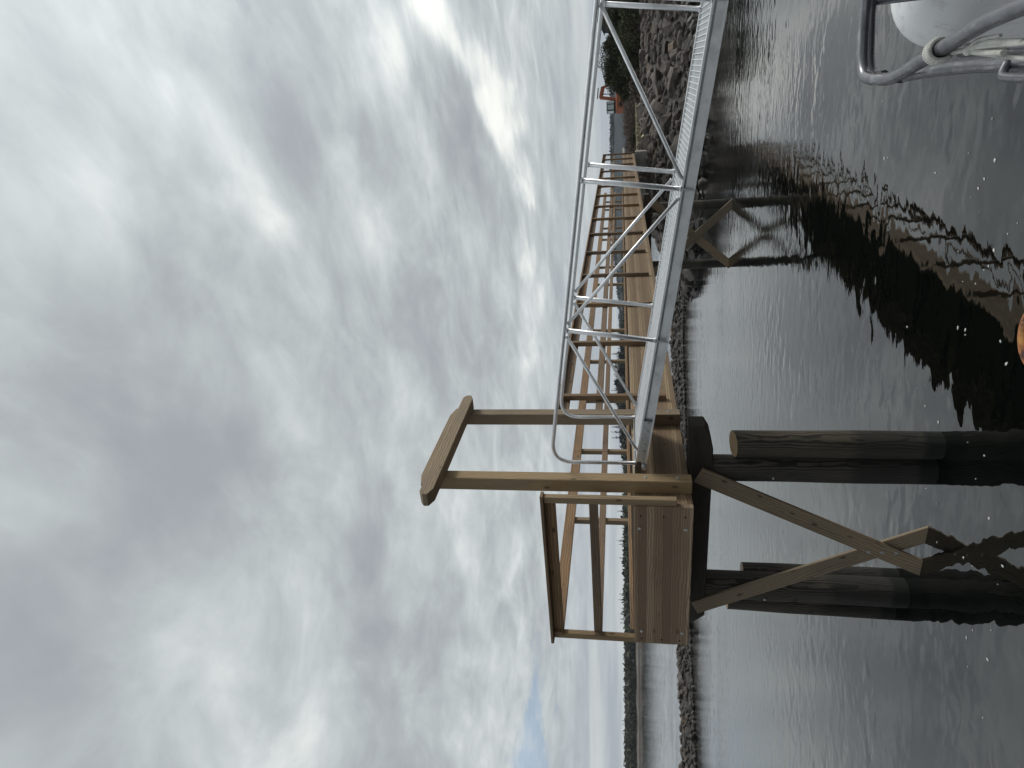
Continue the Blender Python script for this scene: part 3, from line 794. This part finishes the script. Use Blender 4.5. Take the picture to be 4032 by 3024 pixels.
w3 = exb('window', -1.14, .2, 2.95, .04, 1.1, 1.0, 'glass', cb_, .01)
beam('boom', (46.2 + .75, 110, 3.72 + 1.7), (46.2 + 1.35, 110, 3.72 + 4.7), .4, .6, 'orange', EX, (0, 1, 0), .05)
beam('boom', (46.2 + 1.3, 110, 3.72 + 4.55), (46.2 + 3.0, 110, 3.72 + 4.2), .4, .62, 'orange', EX, (0, 0, 1), .05)
beam('stick', (46.2 + 2.9, 110, 3.72 + 4.5), (46.2 + 3.9, 110, 3.72 + 1.6), .3, .4, 'orange', EX, (0, 1, 0), .04)
tube('hydraulic_ram', [(46.2 + 1.1, 109.8, 3.72 + 5.1), (46.2 + 2.9, 109.8, 3.72 + 4.95)], .09, 'black', EX, 8)
tube('hydraulic_ram', [(46.2 + 1.7, 109.8, 3.72 + 2.3), (46.2 + 1.8, 109.8, 3.72 + 4.3)], .08, 'black', EX, 8)

# ------------------------------------------------------------------ the pier
PIER = thing('pier', 'long new pine footbridge pier on dark piles running from the water to the shore bank', 'pier', P(0, 0, -FH - .3))
def along(name, s0, s1, n, z, w, h, mat, bev=.006): return beam(name, P(s0, n, z), P(s1, n, z), w, h, mat, PIER, bevel=bev)
# glulam side girders and the end board
along('side_girder', 0, LEN, -.065, -FH / 2, .13, FH, 'glulam', .008)
along('side_girder', .0, LEN, -W_ + .065, -FH / 2, .13, FH, 'glulam', .008)
eb = beam('end_board', P(-.045, -W_ - .01, -FH / 2), P(-.045, .012, -FH / 2), .085, FH, 'glulam_end', PIER, bevel=.008)
def bolt(s, n, z, par, nrm, r=.0125, hole=False):
    c = P(s, n, z); a = c - nrm * .004; b = c + nrm * (.001 if hole else .014)
    bm = bmesh.new(); tube_bm(bm, [Vector((0, 0, 0)), b - a], r, 10)
    if not hole:
        tube_bm(bm, [Vector((0, 0, 0)), (b - a) * .35], r * 1.7, 12)
    o = finish(bm, 'bolt_hole' if hole else 'bolt', 'dark_hole' if hole else 'galv', par, Matrix.Translation(a)); return o
for (n_, zz, hole) in [(-.13, -.08, 1), (-.13, -.36, 1), (-.13, -.62, 1), (-.32, -.065, 0), (-.32, -.63, 0), (-2.06, -.09, 0), (-2.06, -.63, 0), (-2.20, -.09, 1), (-2.20, -.36, 1), (-2.20, -.6, 1)]:
    bolt(-.089, n_, zz, eb, -E1, hole=bool(hole))
# deck boards
bm = bmesh.new(); k = 0; s = .03
while s < LEN - .1:
    m, ln = frame(P(s + .068, .0, -.02) - P(0, 0, 0), P(s + .068, -W_, -.02) - P(0, 0, 0)); bm_box(bm, ln - .30, .134, .04, m); s += .14
finish(bm, 'deck', 'deck', PIER, Matrix.Translation(P(0, 0, 0)))
for s in np.arange(1.2, LEN, 2.4): beam('cross_beam', P(s, -.13, -.28), P(s, -W_ + .13, -.28), .09, .24, 'cap', PIER)
# railings
RT = 1.13
S1, DP = 2.81, 2.336
near_s = [S1 + DP * k for k in range(15)]
for k, s in enumerate(near_s):
    beam('post', P(s + .045, .047, -.565), P(s + .045, .047, RT), .09, .09, 'rail', PIER, upv=E1)
far_s = [2.6 + DP * k for k in range(14)]
for s in far_s:
    beam('post', P(s + .045, -W_ - .047, -.565), P(s + .045, -W_ - .047, RT), .09, .09, 'pine', PIER, upv=E1)
beam('post', P(.045, -W_ - .065, -.56), P(.045, -W_ - .065, RT), .09, .09, 'pine', PIER, upv=E1)
ep = beam('post', P(-.02, .055, -.52), P(-.02, .055, RT), .09, .09, 'pine', PIER, upv=E1)
def run(s0, s1, n_cap, n_rail, seg=4.9):
    edges = list(np.arange(s0, s1, seg)) + [s1]
    for a, b in zip(edges[:-1], edges[1:]):
        if b - a < .3: continue
        along('cap_rail', a + .002, b - .002, n_cap, RT + .02, .14, .04, 'rail')
        along('top_rail', a + .002, b - .002, n_rail, RT - .071, .04, .14, 'rail')
        along('mid_rail', a + .002, b - .002, n_rail, .505, .04, .115, 'rail')
run(2.34, LEN - .05, .035, -.024)
run(-.05, LEN - .05, -W_ - .05, -W_ + .024)
beam('cap_rail', P(-.035, .13, RT + .021), P(-.035, -W_ - .125, RT + .021), .13, .042, 'rail', PIER)
beam('top_rail', P(.025, .0, RT - .071), P(.025, -W_ - .015, RT - .071), .04, .14, 'rail', PIER)
beam('mid_rail', P(.032, .0, .505), P(.032, -W_ + .0, .505), .04, .115, 'rail', PIER)
# far toe board
along('toe_board', .05, LEN, -W_ + .075, .03, .04, .06, 'rail')
# gate frame: two tall posts and doubled lintel with clipped ends
for s in (.21, 1.985):
    gp = beam('gate_post', P(s + .092, .094, -FH - .005), P(s + .092, .094, 2.638), .184, .184, 'pine', PIER, upv=E1, bevel=.008)
    for z in (-.15, -.55): bolt(s + .092, .186, z, gp, G)
def clipped_beam(name, s0, s1, n, z, mat, hh=.17, ww=.14, cl=.10, ct=.06):
    a, b = P(s0, n, z), P(s1, n, z); m, ln = frame(a, b); bm = bmesh.new(); h = ln / 2
    prof = [(-h + ct, hh / 2), (-h, hh * .2), (-h, -hh * .2), (-h + cl, -hh / 2), (h - cl, -hh / 2), (h, -hh * .2), (h, hh * .2), (h - ct, hh / 2)]
    l = [bm.verts.new((x_, -ww / 2, z_)) for x_, z_ in prof]; r = [bm.verts.new((x_, ww / 2, z_)) for x_, z_ in prof]
    bm.faces.new(l); bm.faces.new(list(reversed(r)))
    for i in range(len(prof)): j = (i + 1) % len(prof); bm.faces.new((l[j], l[i], r[i], r[j]))
    bmesh.ops.recalc_face_normals(bm, faces=bm.faces[:])
    return finish(bm, name, mat, PIER, m, .008)
clipped_beam('lintel', -.43, 2.30, .280, 2.558, 'pine', .168, .182, .12, .07)
clipped_beam('lintel', .06, 2.20, .094, 2.732, 'pine', .182, .182, .03, .22)

# pile bents
def pile(name, s, n, z0, z1, r, lean=(0, 0), tilt=0.0, sawn=True):
    a = Pz(s + lean[0], n + lean[1], z0); b = Pz(s, n, z1)
    bm = bmesh.new(); seg = 28; rows = 26; dirv = b - a; rr = random.Random(int(s * 100 + n * 10 + 500))
    rings = []
    for i in range(rows + 1):
        t = i / rows; c = dirv * t; ring = []
        for k in range(seg):
            th = 2 * math.pi * k / seg; wob = 1 + .06 * mnoise.noise(Vector((math.cos(th) * 1.5 + s, math.sin(th) * 1.5 + n * 3, t * 4)))
            v = Vector((math.cos(th) * r * wob, math.sin(th) * r * wob, 0)) + c
            if i == rows: v.z += (Vector((math.cos(th), math.sin(th), 0)).dot(E1)) * r * tilt
            ring.append(bm.verts.new(v))
        rings.append(ring)
    for i in range(rows):
        for k in range(seg): bm.faces.new((rings[i][k], rings[i][(k + 1) % seg], rings[i + 1][(k + 1) % seg], rings[i + 1][k]))
    # axis along local X so that the wood grain runs up the pile
    rot = Matrix.Rotation(-math.pi / 2, 4, 'Y')     # X -> Z
    top = [v.co.copy() for v in rings[-1]]
    bmesh.ops.transform(bm, matrix=rot.inverted(), verts=bm.verts[:])
    o = finish(bm, name, 'pile', PIER, Matrix.Translation(a) @ rot, smooth=True)
    bm = bmesh.new(); bm.faces.new([bm.verts.new(v) for v in top]); bmesh.ops.transform(bm, matrix=rot.inverted(), verts=bm.verts[:])
    cpo = finish(bm, 'pile_top', 'sawn' if sawn else 'pile', None, Matrix.Translation(a) @ rot); set_parent(cpo, o)
    return o
zcap = -FH - .155
ztop = P(.9, 0, zcap).z
bc = P(0, 0, 0).z
def pile_cap(s, n0, n1):
    a, b = P(s, n0, -FH - .16), P(s, n1, -FH - .16); m, ln = frame(a, b); bm = bmesh.new(); h = ln / 2; hh, ww = .305, .30
    prof = [(-h, hh / 2), (-h, -.01), (-h + .13, -hh / 2), (h - .34, -hh / 2), (h - .13, -hh * .36), (h, -.04), (h, hh / 2)]
    l = [bm.verts.new((x_, -ww / 2, z_)) for x_, z_ in prof]; r = [bm.verts.new((x_, ww / 2, z_)) for x_, z_ in prof]
    bm.faces.new(l); bm.faces.new(list(reversed(r)))
    for i in range(len(prof)): j = (i + 1) % len(prof); bm.faces.new((l[j], l[i], r[i], r[j]))
    bmesh.ops.recalc_face_normals(bm, faces=bm.faces[:])
    return finish(bm, 'pile_cap', 'cap', PIER, m, .012)
pile_cap(.87, -W_ - .38, .69)
pcz = P(.9, 0, -FH - .31).z
pA = pile('pile', .92, -.045, -1.5, pcz, .18, sawn=False)
pile('pile', .88, .352, -1.5, 2.46, .175, tilt=.16)
pC = pile('pile', .94, -2.09, -1.5, pcz, .205, (0, -.03), sawn=False)
pile('pile', 1.22, -2.12, -1.5, 2.15, .17, (.0, -.02))
pile('pile', 1.20, -2.60, -1.5, 2.35, .17, (.0, -.07))
# bolt on the near pile and a thin white rubbing strip between the two
bo = bmesh.new(); bmesh.ops.create_uvsphere(bo, u_segments=10, v_segments=8, radius=.018)
finish(bo, 'bolt', 'galv', pA, Matrix.Translation(Pz(.745, -.09, 1.95)), smooth=True)
bo = bmesh.new(); bmesh.ops.create_uvsphere(bo, u_segments=10, v_segments=8, radius=.018)
finish(bo, 'bolt', 'galv', pC, Matrix.Translation(Pz(.735, -2.16, 1.9)), smooth=True)
def brace(s, n0, z0, n1, z1, w=.045, h=.235):
    b_ = beam('cross_brace', Pw(s, n0, z0), Pw(s, n1, z1), w, h, 'brace', PIER, bevel=.006); return b_
b1 = brace(.675, -.01, -.87, -1.78, -4.55)
b2 = brace(.722, -2.36, -.90, -.52, -4.55)
for dz, dn in ((0, 0), (-.17, -.0), (-.34, .0)):
    c_ = Pw(.652, -1.17 + dn, -3.10 + dz); bm = bmesh.new(); tube_bm(bm, [Vector((0, 0, 0)), -E1 * .012], .013, 10); tube_bm(bm, [Vector((0, 0, 0)), -E1 * .004], .026, 12)
    finish(bm, 'bolt', 'galv', b1, Matrix.Translation(c_))
# middle bent
S2 = 19.3
pile_cap(S2, -W_ - .45, .42)
pz2 = P(S2, 0, -FH - .31).z
pile('pile', S2, -.125, -1.5, pz2, .19, sawn=False)
pile('pile', S2, -2.40, -1.5, pz2, .18, sawn=False)
brace(S2 - .24, .18, -.80, -2.72, -4.55 + .35, .07, .30)
brace(S2 - .31, -2.75, -.80, .12, -4.55 + .55, .07, .30)
# abutment
ab = beam('abutment', P(LEN + .05, -W_ - .2, -1.32), P(LEN + .05, .12, -1.32), .6, 1.1, 'concrete', PIER, bevel=.02)
along('approach_slab', LEN + .62, LEN + 3.4, -W_ / 2, -.08, W_, .12, 'concrete', .01)

# ------------------------------------------------------------------ gangway
GO, GS, GW, GL, GZ, GSL = .18, .557, 1.321, 1.766, -.1966, -.14366
cs = 1 / math.hypot(1, GSL)
def Gp(r, s, z):     # r down the gangway, s across, z square to the chord
    n = GO + r * cs - z * GSL * cs; zz = GZ + r * GSL * cs + z * cs
    v = O + E1 * s + G * n; v.z = ZW + zz; return v
GANG = thing('gangway', 'aluminium truss gangway sloping down from the pier gate to the right', 'gangway', Gp(0, GS + GW / 2, 0))
gup = (Gp(0, 0, 1) - Gp(0, 0, 0)).normalized()
NB = 7; RH = 1.25
def channel(name, sy, side, r0, r1):
    a, b = Gp(r0, sy, .075), Gp(r1, sy, .075); m, ln = frame(a, b, gup)
    bm = bmesh.new(); h, d, t = .15, .06, .008
    sgn = 1 if m.col[1].xyz.dot(E1) * side > 0 else -1     # local y towards the inside
    bm_box(bm, ln, t, h, Matrix.Translation((0, sgn * .045, 0)))
    for zz in (-1, 1):
        bm_box(bm, ln, d, t + .004, Matrix.Translation((0, sgn * .018, zz * (h / 2 - .006))))
        bm_box(bm, ln, .006, .016, Matrix.Translation((0, sgn * -.012, zz * (h / 2 - .014))))
    return finish(bm, name, 'alu', GANG, m)
for sy, side in ((GS + .03, 1), (GS + GW - .03, -1)):
    for k in range(NB):
        r0 = .03 if k == 0 else k * GL + .006
        channel('side_chord', sy, side, r0, (k + 1) * GL - .006)
    for k in range(1, NB):
        beam('chord_joint', Gp(k * GL, sy, .002), Gp(k * GL, sy, .148), .02, .05, 'alu_dull', GANG, upv=E1, bevel=.002)
    # splice plate at the landing end with its row of bolts
    pl_ = beam('splice_plate', Gp(.05, sy - side * .006, .075), Gp(.66, sy - side * .006, .075), .010, .118, 'alu_dull', GANG, upv=gup, bevel=.002)
    for j in range(6):
        c_ = Gp(.10 + j * .105, sy - side * .012, .075); bm = bmesh.new(); tube_bm(bm, [Vector((0, 0, 0)), -E1 * side * .016], .015, 10)
        finish(bm, 'bolt', 'galv', pl_, Matrix.Translation(c_))
# tread deck
bm = bmesh.new(); rr = .02; M0 = Gp(0, GS + GW / 2, 0)
while rr < NB * GL - .1:
    m, ln = frame(Gp(rr + .085, GS + .065, .115) - M0, Gp(rr + .085, GS + GW - .065, .115) - M0, gup); bm_box(bm, ln, .169, .03, m)
    rr += .172
td = finish(bm, 'tread_deck', 'alu_tread', GANG, Matrix.Translation(M0))
bm = bmesh.new(); rr = .03
while rr < NB * GL - .1:
    m, ln = frame(Gp(rr, GS + .08, .136) - M0, Gp(rr, GS + GW - .08, .136) - M0, gup); bm_box(bm, ln, .009, .012, m); rr += .0573
finish(bm, 'tread_ribs', 'alu', td, Matrix.Translation(M0))
for k in range(NB):
    beam('cross_member', Gp(k * GL + .9, GS + .08, .05), Gp(k * GL + .9, GS + GW - .08, .05), .06, .08, 'alu_dull', GANG, upv=gup)
for side, sy in ((0, GS + .03), (1, GS + GW - .03)):
    # hand rail with its rounded drop at the landing end
    rad = .30; top = Gp(NB * GL, sy, RH); pts = [top]
    rend = .0 if side == 0 else .02
    bx = Gp(.24, sy, RH)
    st_n = .245
    d0 = Vector(bx)
    low = O + E1 * sy + G * (GO + .04); low.z = Gp(.04, sy, .16).z
    corner = Vector(low); 
    # point where the sloping rail line meets the plumb line of the end post
    dirr = (Gp(1, sy, RH) - Gp(0, sy, RH)).normalized()
    t = ((corner - bx).dot(G)) / dirr.dot(G); corner = bx + dirr * t
    q0 = corner + dirr * rad; q1 = corner - Vector((0, 0, 1)) * rad
    pts = [top, Gp(NB * GL * .5, sy, RH), q0 + dirr * .05]
    for i in range(0, 9):
        a = i / 8; pts.append((1 - a) ** 2 * q0 + 2 * a * (1 - a) * (corner * .93 + (q0 + q1) * .035) + a * a * q1)
    pts.append(low + Vector((0, 0, -.03)))
    tube('hand_rail', pts, .0255 if side == 0 else .0255, 'alu', GANG, 18)
    for k in range(1, NB + 1):
        tube('upright', [Gp(k * GL, sy, .148), Gp(k * GL, sy, RH - .022)], .029, 'alu', GANG, 16, weld=True)
    def diag(r0, z0, r1, z1): tube('diagonal', [Gp(r0, sy, z0), Gp(r1, sy, z1)], .0215, 'alu', GANG, 14, weld=True)
    diag(.22, .155, GL - .07, RH - .035)
    diag(GL + .08, RH - .035, 2 * GL - .09, .155)
    if side == 0: diag(2 * GL + .10, .155, 3 * GL - .08, RH - .035)
    for k in range(3, NB):
        if k % 2: diag(k * GL + .08, RH - .035, (k + 1) * GL - .09, .155)
        else: diag(k * GL + .1, .155, (k + 1) * GL - .08, RH - .035)
tube('hinge_pin', [Gp(-.02, GS - .02, .03), Gp(-.02, GS + GW + .02, .03)], .03, 'alu_dull', GANG, 12)
beam('landing_plate', Pw(GS, GO - .16, -.045), Pw(GS + GW, GO - .16, -.045), .30, .012, 'alu_dull', GANG, bevel=.002)

# ------------------------------------------------------------------ boat rail, fender and rope close by on the right
def V3(x, y, z): return Vector((x, y, z + ZW))
RAIL = thing('boat_rail', 'grey pipe railing of the boat in the lower right corner of the view', 'railing', V3(1.4, 3.2, -1.4))
T2 = [(1.70, 3.345, -1.1), (1.55, 3.37, -1.1), (1.452, 3.345, -1.1), (1.395, 3.27, -1.1), (1.352, 3.18, -1.1), (1.298, 3.06, -1.1), (1.256, 2.91, -1.1), (1.19, 2.606, -1.1), (1.154, 2.447, -1.1), (1.12, 2.294, -1.1), (1.081, 2.16, -1.1), (1.054, 2.076, -1.1), (.98, 1.85, -1.1), (.9, 1.6, -1.1)]
tube('hand_rail', [V3(2.5, 3.02, -1.1), V3(2.0, 3.24, -1.1)] + [V3(*p_) for p_ in T2], .026, 'grey_pipe', RAIL, 20, smoothed=True)
tube('lower_rail', [V3(*p_) for p_ in [(2.6, 3.12, -1.15), (1.9, 3.375, -1.15), (1.66, 3.425, -1.15), (1.53, 3.43, -1.15), (1.46, 3.40, -1.16), (1.43, 3.33, -1.18)]], .024, 'grey_pipe', RAIL, 16, smoothed=True)
tube('lower_rail', [V3(*p_) for p_ in [(1.53, 3.60, -1.33), (1.461, 3.414, -1.35), (1.356, 3.147, -1.35), (1.243, 2.877, -1.35), (1.098, 2.55, -1.35), (.9, 2.1, -1.35)]], .027, 'grey_pipe', RAIL, 16, smoothed=True)
tube('lower_rail', [V3(*p_) for p_ in [(1.50, 3.30, -1.5), (1.397, 3.066, -1.5), (1.283, 2.833, -1.5), (1.1, 2.45, -1.5)]], .03, 'grey_pipe', RAIL, 14)
tube('brace_tube', [V3(1.83, 3.40, -1.15), V3(1.86, 3.44, -1.75)], .028, 'grey_pipe', RAIL, 16)
tube('stanchion', [V3(1.44, 3.36, -1.12), V3(1.50, 3.55, -1.34)], .02, 'grey_pipe', RAIL, 12)
pts = [V3(1.05, 2.60, -1.3) + Vector((math.cos(a) * .12, math.sin(a) * .12, 0)) for a in [R(x) for x in range(60, 300, 20)]]
tube('hoop', [V3(1.125, 2.60, -1.325), V3(1.075, 2.585, -1.3), V3(1.035, 2.515, -1.3), V3(1.0, 2.44, -1.3), V3(.95, 2.32, -1.3)], .016, 'grey_pipe', RAIL, 12, smoothed=True)

FC = V3(2.015, 3.62, -1.635)
bm = bmesh.new(); prof = []
Rf = .322
for i in range(15):
    a = math.pi / 2 * (1 - i / 14); prof.append((Rf * math.cos(a) ** .82 if i else 0.0, Rf * .9 * math.sin(a)))
prof += [(Rf, -.4), (Rf * 1.01, -.9), (Rf * .98, -1.3), (Rf * .7, -1.55)]
seg = 48; rings = []
for (r_c, z_c) in prof[1:]:
    rings.append([bm.verts.new((r_c * math.cos(2 * math.pi * k / seg), r_c * math.sin(2 * math.pi * k / seg), z_c)) for k in range(seg)])
tv = bm.verts.new((0, 0, prof[0][1]))
for k in range(seg): bm.faces.new((tv, rings[0][k], rings[0][(k + 1) % seg]))
for i in range(len(rings) - 1):
    for k in range(seg): bm.faces.new((rings[i][k], rings[i + 1][k], rings[i + 1][(k + 1) % seg], rings[i][(k + 1) % seg]))
bm.faces.new(rings[-1])
fe = finish(bm, 'fender', 'fender', None, Matrix.Translation(FC), smooth=True)
tag(fe, 'big scuffed white fender hanging inside the grey boat rail', 'fender')

ROPE = thing('rope', 'white rope wound and knotted round the grey boat rail', 'rope', V3(1.18, 2.55, -1.1))
def coil(c, axis, r, turns, pitch, rr):
    axis = axis.normalized(); u = axis.orthogonal().normalized(); w = axis.cross(u); pts = []
    n = int(turns * 20)
    for i in range(n + 1):
        a = 2 * math.pi * i / 20; pts.append(c + axis * (pitch * i / 20 - pitch * turns / 2) + (u * math.cos(a) + w * math.sin(a)) * r)
    return tube('coil', pts, rr, 'rope', ROPE, 8)
ax = Vector((1.154 - 1.19, 2.447 - 2.606, 0))
coil(V3(1.188, 2.60, -1.1), ax, .036, 4, .013, .0085)
coil(V3(1.183, 2.585, -1.102), ax + Vector((.03, 0, .02)), .040, 2, .016, .008)
for pts, r_s in [([(1.16, 2.56, -1.13), (1.122, 2.46, -1.135), (1.106, 2.408, -1.14), (1.079, 2.33, -1.14), (.988, 2.153, -1.14)], .0085),
                 ([(1.149, 2.525, -1.15), (1.112, 2.472, -1.16), (1.061, 2.381, -1.16), (1.004, 2.28, -1.16), (.955, 2.191, -1.17)], .0065),
                 ([(1.122, 2.471, -1.13), (1.12, 2.428, -1.13), (1.115, 2.382, -1.13), (1.07, 2.273, -1.14)], .0055),
                 ([(1.18, 2.60, -1.14), (1.15, 2.53, -1.15), (1.125, 2.47, -1.14), (1.08, 2.36, -1.14), (.97, 2.12, -1.14)], .008),
                 ([(1.19, 2.61, -1.14), (1.16, 2.55, -1.16), (1.125, 2.48, -1.15), (1.09, 2.42, -1.14), (1.0, 2.24, -1.13)], .009),
                 ([(1.11, 2.44, -1.14), (1.135, 2.50, -1.2), (1.15, 2.55, -1.3)], .004)]:
    tube('strand', [V3(*p_) for p_ in pts], r_s, 'rope', ROPE, 8, smoothed=True)
kn = bmesh.new(); bmesh.ops.create_icosphere(kn, subdivisions=2, radius=.02)
finish(kn, 'knot', 'rope', ROPE, Matrix.Translation(V3(1.122, 2.462, -1.137)) @ Matrix.Diagonal((1, 1.3, .8, 1)), smooth=True)

# rusty pipe end standing at the bottom of the view
bm = bmesh.new(); seg = 40
prof = [(.150, -1.2), (.152, -.05), (.158, -.01), (.150, .0), (.118, .0), (.110, -.012), (.108, -.05), (.0, -.06)]
rings = [[bm.verts.new((max(r_c, .001) * math.cos(2 * math.pi * k / seg), max(r_c, .001) * math.sin(2 * math.pi * k / seg), z_c)) for k in range(seg)] for r_c, z_c in prof]
for i in range(len(rings) - 1):
    for k in range(seg): bm.faces.new((rings[i][k], rings[i][(k + 1) % seg], rings[i + 1][(k + 1) % seg], rings[i + 1][k]))
rp = finish(bm, 'rusty_pipe', 'rust', None, Matrix.Translation(V3(.178, 3.13, -1.7)), smooth=True)
tag(rp, 'rusty orange steel pipe end at the bottom edge of the view', 'pipe')

# ------------------------------------------------------------------ foam flecks drifting on the water
r3 = random.Random(21); V = []; Fc = []
def fleck(x, y, s):
    b = len(V); n = 7; a0 = r3.uniform(0, 6.28); el = r3.uniform(1, 2.0)
    V.append((x, y, .012))
    for k in range(n):
        a = 2 * math.pi * k / n; rr = s * r3.uniform(.6, 1.1); u, w = math.cos(a) * rr * el, math.sin(a) * rr
        V.append((x + u * math.cos(a0) - w * math.sin(a0), y + u * math.sin(a0) + w * math.cos(a0), .004))
    for k in range(n): Fc.append((b, b + 1 + k, b + 1 + (k + 1) % n))
CLP = [(r3.triangular(3.4, 11, 5), r3.uniform(-.55, .7)) for _ in range(22)]
for _ in range(120):
    cy, ca = r3.choice(CLP); y = max(3.0, cy + r3.gauss(0, .45)); x = y * ca + r3.gauss(0, .8)
    fleck(x, y, r3.choice((.006, .009, .012, .018)))
for _ in range(40):
    y = r3.uniform(4.2, 8); x = y * r3.uniform(-.02, .36)
    fleck(x, y, r3.choice((.009, .012, .017, .022)))
tag(mesh_np('foam', V, Fc, 'foam'), 'scattered pale flecks of foam drifting on the dark water', 'foam', kind='stuff')

# ------------------------------------------------------------------ haze
bm = bmesh.new(); bm_box(bm, 2900, 2300, 66, Matrix.Translation((250, 1090, 29)))
hz = finish(bm, 'haze', 'foam', None)
hm = bpy.data.materials.new('haze air'); hm.use_nodes = True; NT = hm.node_tree; NT.nodes.clear()
pv = N('ShaderNodeVolumePrincipled', inp={'Color': (.80, .87, .95, 1), 'Density': .00013, 'Anisotropy': .2}); mo = N('ShaderNodeOutputMaterial'); NT.links.new(pv.outputs[0], mo.inputs['Volume'])
hz.data.materials.clear(); hz.data.materials.append(hm); hz['kind'] = 'stuff'; hz['label'] = 'thin pale sea haze over the whole harbour'; hz['category'] = 'haze'
